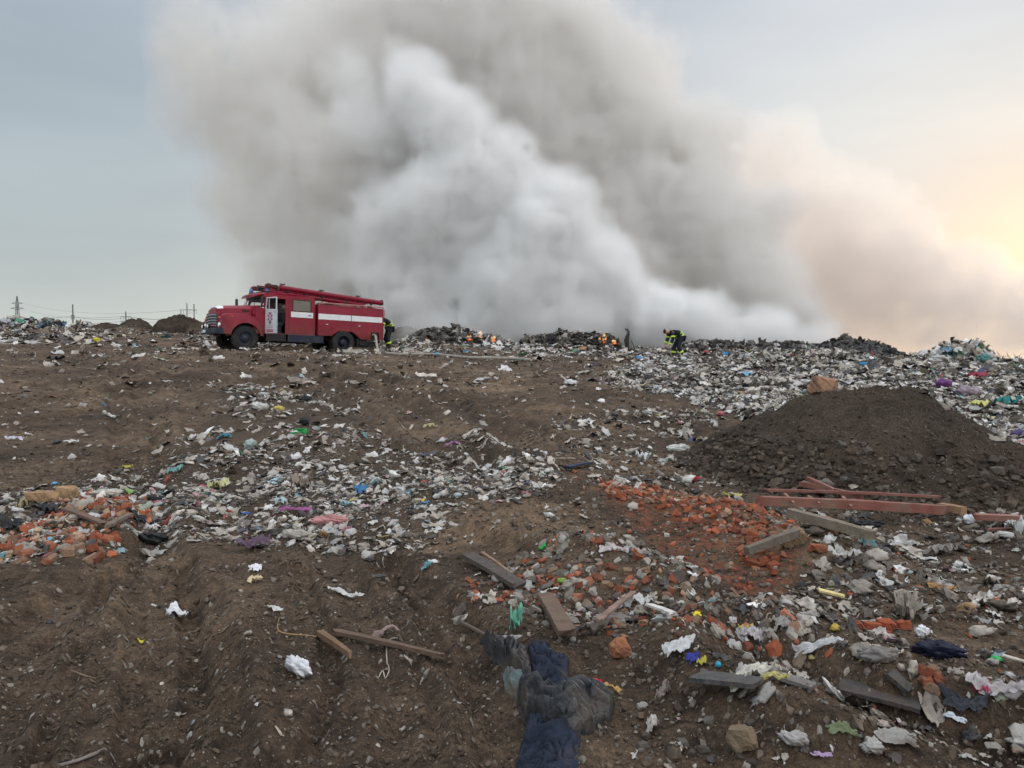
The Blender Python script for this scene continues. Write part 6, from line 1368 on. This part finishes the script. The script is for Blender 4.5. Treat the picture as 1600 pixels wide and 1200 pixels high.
soft('sheet', 'carton', 'carton', 'flattened red and yellow carton on the dark dirt at right', 1472, 928, 50, (.42, .24, .10), 80, 12, 1.5, -.1, depth=.4, dirt=.7)
soft('sheet', 'plastic_film', 'film', 'big clear film sheet with a pink patch at the right edge', 1562, 1092, 92, (.46, .42, .42), 81, 24, 1.5, -.4, depth=.5, rough=.4, dirt=.58)
soft('sheet', 'label_patch', 'scrap', 'deep pink plastic piece on the clear film sheet', 1534, 1084, 26, (.40, .06, .12), 82, 17, 1.1, -.5, rough=.4, dirt=.75)
soft('bag', 'green_top', 'cap', 'bright green cap at the end of a pale strap', 1556, 1034, 17, (.04, .45, .12), 83, 11, dirt=.8)
board('strap', 'strap', 'pale curved strap leading from the green cap to the edge', 1566, 1038, 1612, 1052, 9, .008, (.52, .47, .40), 84, lift=.04)
soft('sheet', 'cloth', 'cloth', 'dark bundle of cloth under the clear film sheet', 1510, 1112, 78, (.035, .038, .05), 85, 20, 1.4, -.3, depth=.5, dirt=.6)
soft('bag', 'plastic_scrap', 'scrap', 'small ochre yellow lump left of the brick row', 1304, 986, 18, (.45, .32, .06), 86, 14, dirt=.6)
soft('sheet', 'plastic_film', 'film', 'small looped clear film on the dirt left of the ochre lump', 1222, 980, 30, (.32, .30, .28), 87, 12, 1.2, dirt=.55)
soft('bag', 'plastic_bag', 'bag', 'crumpled translucent bag below the pale yellow panel', 1263, 966, 40, (.40, .37, .35), 88, 14, 1.4, depth=.5, dirt=.55)
# painted timbers and rubble at the foot of the mound
PT = mat('brown_painted_wood', (.235, .088, .066), rough=.6, spec=.3, var=.22, scale=7, dirt=((.20, .135, .10), .55, 5), bump=(.006, 24))
board('timber', 'timber', 'longest brown painted timber at the foot of the earth mound', 1188, 797, 1478, 812, 13, .085, None, 91, m=PT, taper=.95, lift=.05)
board('timber', 'timber', 'thin brown painted board lying on the longest timber', 1192, 789, 1470, 801, 7, .025, None, 92, m=PT, taper=.9, lift=.145)
board('timber', 'timber', 'shorter brown board leaning behind the longest timber', 1252, 776, 1345, 798, 9, .05, None, 93, m=PT, taper=.7, lift=.12)
board('timber', 'timber', 'brown board leaning across the middle of the longest timber', 1258, 770, 1300, 790, 7, .03, None, 94, m=PT, taper=.8, lift=.16)
board('timber', 'timber', 'raw wood end of timber with foam on its tip', 1470, 809, 1506, 816, 13, .07, (.34, .20, .11), 95, lift=.06)
board('timber', 'timber', 'brown painted timber cut by the right edge of the photo', 1522, 824, 1640, 830, 15, .05, None, 96, m=PT, lift=.05)
board('timber', 'timber', 'thin brown board just below the timber at the right edge', 1545, 836, 1620, 836, 5, .02, None, 97, m=PT, lift=.03)
for i_, (a, b_, c, d) in enumerate(((1226, 796, 1240, 812), (1262, 800, 1280, 812), (1316, 799, 1330, 816))): board('wood_splinter', 'splinter', ('torn splinter near the left end of the longest timber', 'torn splinter on the middle of the longest timber', 'long hanging splinter at the centre of the longest timber')[i_], a, b_, c, d, 4, .01, (.34, .17, .11), 98+i_, lift=.15)
soft('bag', 'foam_piece', 'foam', 'white foam lump on the end of the raw timber', 1515, 820, 20, W1, 101, 18, dirt=.66)
soft('bag', 'rubbish_bag', 'bag', 'glossy black bag under the longest timber', 1358, 826, 50, (.015, .016, .018), 102, 16, 1.5, rough=.3, depth=.5, dirt=.72)
board('beam', 'beam', 'rough grey brown beam sloping down through the broken bricks', 1232, 830, 1362, 868, 17, .07, (.20, .165, .125), 103, lift=.08, taper=.8)
board('beam', 'beam', 'grey wooden beam pointing down left from the broken bricks', 1250, 853, 1172, 882, 14, .06, (.16, .13, .105), 104, lift=.08, taper=.75)
block('masonry_block', 'masonry', 'tan masonry block between the two beams', 1236, 850, 42, (.26, .18, .11), 105, (1, .8, .7), .3, 4)
block('masonry_block', 'masonry', 'large orange brick lump behind the rough beam', 1282, 828, 34, (.34, .12, .065), 106, (1, .8, .75), .2, 4)
block('masonry_block', 'masonry', 'tan and orange mortared brick right of the orange lump', 1305, 834, 30, (.30, .18, .11), 107, (1, .9, .8), .7, 3)
block('masonry_block', 'masonry', 'flat orange brick under the rough beam', 1276, 862, 32, (.34, .12, .07), 108, (1, .6, .35), .2, 3)
soft('sheet', 'plastic_film', 'film', 'large white rumpled film below the rough beam', 1322, 878, 56, (.52, .50, .46), 109, 20, 1.3, -.4, depth=.7, dirt=.56)
soft('sheet', 'plastic_film', 'film', 'grey rumpled film ring right of the rough beam', 1468, 868, 56, (.34, .32, .29), 110, 16, 1.3, .1, depth=.6, dirt=.52)
soft('sheet', 'plastic_film', 'film', 'white film lump at the right edge below the timber', 1590, 838, 36, (.56, .55, .53), 111, 24, 1, dirt=.58)
soft('sheet', 'plastic_film', 'film', 'pale blue scrap behind the orange brick lump', 1262, 820, 16, (.36, .48, .54), 112, 9, dirt=.7)
block('boulder', 'boulder', 'tan rock perched on the left shoulder of the earth mound', 1288, 612, 44, (.34, .20, .13), 113, (1, .8, .62), .15, 5, sink=.12, at_=(4.38, 10.85))
block('stone_slab', 'stone', 'flat grey slab at the foot of the earth mound', 1278, 764, 46, (.17, .155, .14), 114, (1, .5, .28), .1, 3)
# distinct pieces among the refuse on the right
soft('bag', 'purple_bag', 'bag', 'deep purple bag on the refuse right of the mound top', 1474, 607, 24, (.16, .05, .19), 121, 18, dirt=.7)
soft('bag', 'plastic_bag', 'bag', 'large mauve grey bag right of the purple bag', 1512, 622, 42, (.32, .26, .30), 122, 22, 1.2, dirt=.58)
soft('sheet', 'cloth', 'cloth', 'dark teal cloth at the right edge of the refuse', 1577, 634, 46, (.03, .20, .19), 123, 14, 1.5, depth=.5, dirt=.68)
soft('sheet', 'sheet', 'sheet', 'pale yellow sheet left of the dark teal cloth', 1532, 637, 27, (.58, .55, .20), 124, 12, 1.2, dirt=.66)
soft('sheet', 'cloth', 'cloth', 'crimson cloth strip above the mauve bag', 1524, 590, 36, (.34, .05, .09), 125, 9, 1.5, -.2, depth=.6, dirt=.68)
soft('bag', 'blue_bag', 'bag', 'bright blue bag on the refuse under the dark double hump', 1352, 573, 25, (.06, .24, .42), 126, 8, 1.4, dirt=.7)
soft('sheet', 'sheet', 'sheet', 'pale yellow strip lower right of the mound top', 1540, 656, 30, (.58, .56, .34), 127, 6, 1.6, depth=.4, dirt=.66)
soft('bag', 'plastic_bag', 'bag', 'big white bag at the left foot of the pale refuse heap', 1466, 568, 38, (.54, .53, .51), 128, 15, 1.3, dirt=.6)
soft('bag', 'plastic_bag', 'bag', 'blue green bag at the right end of the pale refuse heap', 1538, 567, 26, (.08, .22, .22), 129, 16, 1.2, dirt=.6)
soft('bag', 'bundle', 'bundle', 'dark violet bundle at the right edge beside the mound', 1592, 684, 24, (.07, .05, .14), 130, 16, dirt=.66)
soft('sheet', 'sheet', 'sheet', 'bright blue sheet on the refuse below the smoke', 1134, 557, 12, (.03, .28, .55), 131, 8, dirt=.75)
soft('sheet', 'sheet', 'sheet', 'blue plastic sheet in the refuse right of the charred post', 1000, 562, 16, (.08, .22, .45), 132, 5, 1.4, dirt=.7)
soft('sheet', 'sheet', 'sheet', 'light blue torn sheet in the middle of the refuse field', 1166, 589, 18, (.22, .42, .55), 133, 8, dirt=.7)
soft('bag', 'pink_bag', 'bag', 'small coral pink bag at the near edge of the refuse field', 1126, 650, 14, (.50, .16, .18), 134, 9, dirt=.7)
# open ground and litter band
soft('bag', 'white_sack', 'sack', 'clean white folded sack lying left of the earth mound', 1059, 705, 40, (.66, .66, .62), 141, 13, 1.3, .1, depth=.45, dirt=.72)
board('tray', 'tray', 'dark blue glossy tray half buried in the middle distance', 886, 735, 922, 728, 12, .02, (.018, .028, .07), 142, lift=.03)
soft('sheet', 'paper_scrap', 'paper', 'white pointed paper standing up left of the white sack', 1004, 724, 24, (.62, .64, .64), 143, 17, dirt=.7)
soft('sheet', 'red_scrap', 'scrap', 'bright red scrap at the left foot of the earth mound', 1088, 754, 16, (.48, .02, .03), 144, 9, dirt=.75)
soft('sheet', 'wrapper', 'wrapper', 'yellow and white wrapper lying below the mound foot', 1142, 777, 34, (.56, .50, .16), 145, 6, 1.6, depth=.3, dirt=.7)
soft('bag', 'plastic_bag', 'bag', 'white bag on bare dirt near the refuse field edge', 892, 601, 27, (.68, .68, .70), 146, 9, 1.3, dirt=.72)
soft('sheet', 'paper_scrap', 'paper', 'flat white scrap on bare dirt below the fire hose', 753, 595, 29, (.66, .66, .66), 147, 5, 1.6, depth=.4, dirt=.72)
soft('bag', 'box', 'box', 'light blue box lying against the fire hose', 684, 556, 13, (.16, .36, .52), 148, 6, 1.3, dirt=.75)
soft('bag', 'yellow_bag', 'bag', 'bright yellow bag at the far end of the left litter', 151, 534, 12, (.66, .58, .03), 149, 7, 1.2, dirt=.8)
soft('bag', 'red_bag', 'bag', 'small red bag on the dirt at far left', 12, 518, 8, (.60, .05, .03), 150, 4, 1.3, dirt=.8)
soft('bag', 'plastic_bag', 'bag', 'long translucent white bag above the litter band beside yellow film', 406, 640, 38, (.60, .58, .55), 151, 13, 1.3, -.1, depth=.5, rough=.4, dirt=.7)
soft('bag', 'plastic_bag', 'bag', 'pale yellow film bag touching the long translucent bag', 436, 642, 22, (.62, .50, .14), 152, 9, 1.3, -.2, depth=.6, dirt=.72)
soft('bag', 'plastic_bottle', 'bottle', 'clear flattened bottle on dirt above the long translucent bag', 412, 617, 18, (.58, .58, .56), 153, 5, 1.6, depth=.3, dirt=.75)
soft('bag', 'black_bag', 'bag', 'crumpled black bag at the top of the litter band', 477, 626, 24, (.02, .02, .02), 154, 9, 1.3, dirt=.72)
soft('bag', 'plastic_bag', 'bag', 'rounded teal grey bag in the left of the litter band', 391, 701, 24, (.34, .42, .40), 155, 18, 1, rough=.4, dirt=.64)
soft('sheet', 'rag', 'rag', 'stiff beige rag standing up in the centre of the litter band', 470, 772, 34, (.30, .26, .21), 156, 30, .9, dirt=.54)
soft('bag', 'pink_bag', 'bag', 'large pale pink film bag in the lower litter band', 516, 822, 60, (.52, .25, .24), 157, 20, 1.4, rough=.4, depth=.6, dirt=.62)
soft('sheet', 'cloth', 'cloth', 'long magenta cloth above the pink film bag', 458, 801, 54, (.34, .11, .28), 158, 9, 1.8, .05, depth=.3, dirt=.68)
soft('sheet', 'sheet', 'sheet', 'pale blue paper standing above the magenta cloth', 438, 790, 18, (.42, .52, .54), 159, 12, dirt=.7)
soft('sheet', 'sheet', 'sheet', 'crumpled blue sheet right of the centre of the litter band', 563, 771, 26, (.05, .18, .36), 160, 10, 1.3, dirt=.64)
soft('sheet', 'sheet', 'sheet', 'faded blue film right of the magenta cloth', 543, 792, 22, (.26, .42, .46), 161, 8, 1.3, dirt=.64)
soft('sheet', 'knitwear', 'cloth', 'dull purple knitted garment at the lower edge of the litter band', 398, 860, 50, (.15, .095, .15), 162, 20, 1.2, .2, depth=.7, dirt=.56)
soft('bag', 'cloth', 'cloth', 'cream and black bundle left of the pink film bag', 462, 843, 62, (.50, .46, .40), 163, 18, 1.5, -.2, depth=.5, dirt=.58)
soft('bag', 'black_bag', 'bag', 'large glossy black bag right of the brick pile at left', 238, 850, 60, (.012, .013, .013), 164, 22, 1.3, -.15, depth=.6, rough=.35, dirt=.74)
soft('bag', 'black_bag', 'bag', 'dark crumpled bag behind the brick pile at left', 246, 784, 40, (.025, .026, .028), 165, 11, 1.3, depth=.6, dirt=.68)
soft('sheet', 'roofing_felt', 'slab', 'black felt piece cut by the left edge beside the bricks', 12, 828, 46, (.032, .032, .036), 166, 17, 1.2, depth=.8, dirt=.68)
soft('sheet', 'roofing_felt', 'slab', 'black felt piece in the middle of the brick pile at left', 74, 803, 40, (.040, .040, .044), 167, 14, 1.2, depth=.8, dirt=.68)
soft('sheet', 'roofing_felt', 'slab', 'long black felt strip between the bricks and the black bag', 225, 822, 56, (.035, .035, .038), 168, 12, 1.5, depth=.5, dirt=.66)
block('masonry_slab', 'masonry', 'long tan slab on top of the brick pile at left', 66, 783, 46, (.36, .23, .13), 169, (1, .6, .35), .2, 3)
block('masonry_slab', 'masonry', 'peaked tan block right of the long tan slab', 103, 781, 40, (.38, .25, .14), 170, (1, .7, .60), -.1, 4)
board('plank', 'plank', 'brown board lying through the brick pile at left', 102, 806, 162, 830, 11, .02, (.16, .10, .075), 171, lift=.05)
board('plank', 'plank', 'grey brown board pointing up right out of the brick pile', 170, 844, 204, 824, 11, .025, (.18, .14, .115), 172, lift=.06)
soft('sheet', 'rag', 'rag', 'twisted yellowish rag standing beside the tan slab', 37, 796, 15, (.34, .30, .18), 173, 18, .8, dirt=.62)
soft('bag', 'lid', 'lid', 'small round light blue lid above the brick pile', 85, 757, 11, (.14, .42, .62), 174, 5, dirt=.85)
soft('bag', 'lid', 'lid', 'pale blue bottle base among the lower bricks at left', 78, 846, 9, (.22, .42, .55), 175, 9, dirt=.85)
soft('sheet', 'shoe', 'scrap', 'flattened white and navy scrap on bare dirt at the left edge', 24, 688, 32, (.55, .56, .62), 176, 6, 1.5, depth=.4, dirt=.74)
soft('sheet', 'paper_scrap', 'paper', 'lone white scrap right of the flattened navy scrap', 110, 694, 24, (.60, .58, .54), 177, 7, 1.4, dirt=.68)
soft('sheet', 'paper_scrap', 'paper', 'whitish film on bare dirt beside the left track', 170, 652, 24, (.60, .58, .54), 178, 7, 1.5, depth=.5, dirt=.68)
soft('sheet', 'sheet', 'sheet', 'yellow sheet with dark edge at the top of the brick side litter', 200, 733, 18, (.42, .36, .06), 179, 6, dirt=.66)
soft('bag', 'plastic_bag', 'bag', 'wide white film bag above the brick pile', 168, 774, 54, (.58, .56, .50), 180, 11, 1.6, depth=.4, dirt=.62)
soft('sheet', 'sheet', 'sheet', 'light green sheet right of the wide white film bag', 203, 776, 18, (.28, .42, .16), 181, 9, dirt=.7)
soft('sheet', 'sheet', 'sheet', 'pale yellow film with green edge left of the beige rag', 338, 766, 32, (.52, .50, .26), 182, 14, 1.2, dirt=.64)
soft('bag', 'red_scrap', 'scrap', 'tiny vivid pink scrap left of the pale yellow film', 316, 763, 9, (.60, .03, .12), 183, 7, dirt=.85)
soft('sheet', 'sheet', 'sheet', 'turquoise film above the left part of the litter band', 273, 740, 22, (.16, .36, .34), 184, 10, 1.2, dirt=.64)
soft('sheet', 'sheet', 'sheet', 'blue film in the left part of the litter band', 352, 684, 22, (.07, .22, .30), 185, 6, 1.5, dirt=.64)
soft('sheet', 'sheet', 'sheet', 'small orange red strip right of the brick pile', 357, 803, 16, (.50, .12, .07), 186, 5, 1.6, depth=.5, dirt=.75)
soft('sheet', 'sheet', 'sheet', 'small royal blue strip beside the orange red strip', 383, 807, 20, (.05, .10, .34), 187, 5, 1.6, depth=.5, dirt=.7)
soft('sheet', 'sheet', 'sheet', 'mauve strip right of the litter band top', 706, 694, 24, (.38, .17, .34), 188, 4, 1.8, depth=.3, dirt=.75)
soft('sheet', 'sheet', 'sheet', 'pale yellow strip above the mauve strip', 672, 667, 20, (.56, .50, .24), 189, 5, 1.7, -.3, depth=.3, dirt=.7)
soft('sheet', 'sheet', 'sheet', 'blue and white wrapper at the right of the litter band', 663, 791, 18, (.10, .22, .36), 190, 7, dirt=.66)
soft('sheet', 'wrapper', 'wrapper', 'yellow and white wrapper beside the blue one', 658, 786, 18, (.52, .42, .10), 191, 6, dirt=.66)
soft('sheet', 'sheet', 'sheet', 'bright green scrap on the sandy rubble', 847, 862, 13, (.03, .36, .07), 192, 8, dirt=.8)
soft('bag', 'bottle', 'bottle', 'olive green bottle piece at the top of the rubble', 877, 912, 20, (.20, .30, .06), 193, 10, 1.3, dirt=.72)
soft('sheet', 'plastic_film', 'film', 'white and pinkish film at the top of the brick rubble', 958, 862, 46, (.56, .50, .48), 194, 10, 1.6, -.2, depth=.4, dirt=.64)
soft('sheet', 'sheet', 'sheet', 'teal film scraps left of the wide grey plank', 668, 888, 18, (.12, .30, .33), 195, 8, dirt=.62)
soft('bag', 'pot_lid', 'lid', 'dark grey round lid lying on dirt below the litter band', 590, 902, 28, (.07, .07, .07), 196, 5, 1.2, dirt=.6)
# green crate
def crate():
    p = PX(468, 678); w_ = wsize(p, 22); T = empty('plastic_crate', p+Vector((0, 0, -.01)), (R(18), R(-6), R(-14)), 'bright green plastic crate tipped on the litter band', 'crate')
    G = mat('green_crate_plastic', (.02, .30, .07), rough=.4); b = MB()
    b.box((0, 0, .01), (w_, w_*.6, .012)); b.build('base', G, T)
    for (c_, d_) in (((0, w_*.3, w_*.17), (w_, .012, w_*.34)), ((0, -w_*.3, w_*.17), (w_, .012, w_*.34)), ((w_*.5, 0, w_*.17), (.012, w_*.6-.014, w_*.34)), ((-w_*.5, 0, w_*.17), (.012, w_*.6-.014, w_*.34))):
        b = MB(); b.box(c_, d_); b.build('side', G, T)
    for k_ in (-.33, 0, .33): b = MB(); b.box((k_*w_, -w_*.3-.008, w_*.17), (.012, .01, w_*.34)); b.build('rib', G, T)
crate()
soft('bag', 'black_box', 'box', 'dark box standing behind the green crate', 476, 664, 16, (.02, .022, .025), 198, 14, dirt=.7)
# twigs, wire, strips
for (pts, r_, c_, lab, cat) in (
    ([(436, 968), (434, 985), (446, 992), (480, 995), (494, 997)], .004, (.34, .22, .11), 'forked pale twig above the white bag', 'twig'),
    ([(494, 997), (500, 990), (505, 985)], .003, (.34, .22, .11), 'tiny twig tip beside the short splintered board', 'twig'),
    ([(605, 1040), (604, 1020), (606, 1004), (618, 999), (628, 1003)], .0035, (.42, .37, .30), 'thin looped cord over the long dark board', 'cord'),
    ([(592, 1060), (598, 1050), (602, 1062), (608, 1050), (606, 1040)], .003, (.50, .46, .38), 'small tangle of pale cord below the board', 'cord'),
    ([(90, 1200), (120, 1192), (150, 1180), (163, 1174)], .007, (.22, .19, .17), 'grey curved strip at the bottom left edge', 'strip'),
    ([(112, 1050), (130, 1057), (150, 1063)], .0035, (.30, .22, .14), 'short straw on the dirt at left', 'twig'),
    ([(320, 1000), (332, 995), (345, 990), (352, 985)], .004, (.32, .24, .12), 'bent yellow straw near the small grey scraps', 'twig'),
    ([(1380, 838), (1400, 842), (1430, 852)], .006, (.30, .25, .19), 'thin pale stick right of the black bag by the timber', 'stick'),
    ([(855, 718), (880, 717), (898, 717)], .010, (.40, .36, .30), 'straight pale stick above the dark blue tray', 'stick')):
    P_ = [PX(*q)+Vector((0, 0, .008)) for q in pts]; tube_obj('strand', lab, cat, spline(P_, 4), r_, cmat(c_, .9), 6)
# ------------------------------------------------------------ countable repeats: bricks and stones lying in their heaps
def cluster(n, poly, seed, group, label, name, cat, cols, smin, smax, d=(1, .55, .42), cut=3, sink=.15, var=6):
    rg = random.Random(seed); xs = [q[0] for q in poly]; ys = [q[1] for q in poly]; protos = []; k_ = 0
    ms = [cmat(c, .95, (.006, 60), .60, .15) for c in cols]
    for v in range(var):
        co, f = tpl_chunk(seed*10+v, d, cut, .05, 2); co[:, 2] -= co[:, 2].min(); co = co/np.ptp(co[:, 0]); me = None
        for q, m_ in enumerate(ms): o = mesh_np(name, co, f, m_, link=False); protos.append(o)
    while k_ < n:
        px, py = rg.uniform(min(xs), max(xs)), rg.uniform(min(ys), max(ys))
        if not bool(in_poly(np.array([px]), np.array([py]), poly)[0]): continue
        pr = protos[rg.randrange(len(protos))]; o = pr.copy(); C.objects.link(o); p = PX(px, py); s = smin+(smax-smin)*rg.random()**1.6
        o.location = p-Vector((0, 0, s*sink*.4)); o.scale = (s, s, s); o.rotation_euler = (rg.uniform(-.45, .45), rg.uniform(-.45, .45), rg.uniform(0, 6.28)); tag(o, label, cat, group); k_ += 1
BC = [(.34, .105, .052), (.28, .085, .045), (.37, .15, .09), (.24, .09, .055), (.34, .22, .15)]
cluster(55, [(935,765),(1005,765),(1100,785),(1210,800),(1235,830),(1190,850),(1110,835),(1030,805),(960,790)], 71, 'broken bricks strewn left of the beams', 'broken orange brick in the long strewn pile left of the mound foot', 'brick', 'brick', BC, .05, .13)
cluster(14, [(1130,840),(1190,840),(1225,870),(1215,900),(1160,890)], 72, 'broken bricks by the lower end of the grey beam', 'orange brick chunk beside the lower end of the grey wooden beam', 'brick', 'brick', BC[:3], .07, .14)
cluster(30, [(138,778),(228,776),(232,806),(190,818),(150,800)], 73, 'broken bricks in the upper left pile', 'broken red brick in the upper part of the pile at left', 'brick', 'brick', BC, .05, .12)
cluster(34, [(20,842),(160,828),(168,860),(150,885),(0,882)], 74, 'broken bricks in the lower left pile', 'broken orange brick along the lower edge of the pile at left', 'brick', 'brick', BC, .05, .13)
cluster(46, [(800,930),(860,880),(1000,870),(1060,920),(1180,1000),(1150,1030),(1000,1000),(900,990),(820,975)], 75, 'brick fragments in the central rubble', 'broken brick fragment in the mixed rubble spread above the dark cloth', 'brick', 'brick', BC+[(.30, .20, .13)], .035, .085, (1, .7, .5), 5)
for i_, (px_, py_, w_, lab) in enumerate(((1338, 983, 26, 'leftmost darker brick of the short brick row'), (1362, 985, 28, 'second brick from the left in the short brick row'), (1386, 984, 32, 'middle and largest brick of the short brick row'), (1412, 984, 28, 'rightmost brick of the row, below the upright beige rag'), (1385, 994, 16, 'small broken brick end in front of the short brick row'))):
    block('brick', 'brick', lab, px_, py_, w_, (.31, .085, .045) if i_ else (.24, .07, .045), 300+i_, (1, .6, .5), .1*i_, 2, 'bricks in the short row at right')
cluster(12, [(1425,1055),(1470,1045),(1475,1080),(1430,1085)], 77, 'bricks under the navy bag', 'orange brick lump below the black and navy bag', 'brick', 'brick', BC, .04, .085, (1, .7, .55), 5)
cluster(60, [(1130,730),(1240,670),(1420,700),(1600,720),(1600,790),(1400,790),(1200,778)], 78, 'dark stones at the foot of the mound', 'dark angular stone on the lower slope of the earth mound', 'stone', 'stone', [(.075, .062, .052), (.11, .095, .08), (.055, .046, .040), (.15, .13, .11)], .05, .14, (1, .75, .6), 6)
cluster(30, [(1060,1010),(1180,1100),(1250,1200),(1000,1200),(980,1060)], 79, 'stones on the foreground slope', 'muddy stone on the dark slope right of the cloth bundle', 'stone', 'stone', [(.14, .12, .10), (.10, .08, .065), (.20, .18, .155)], .02, .055, (1, .75, .55), 6)
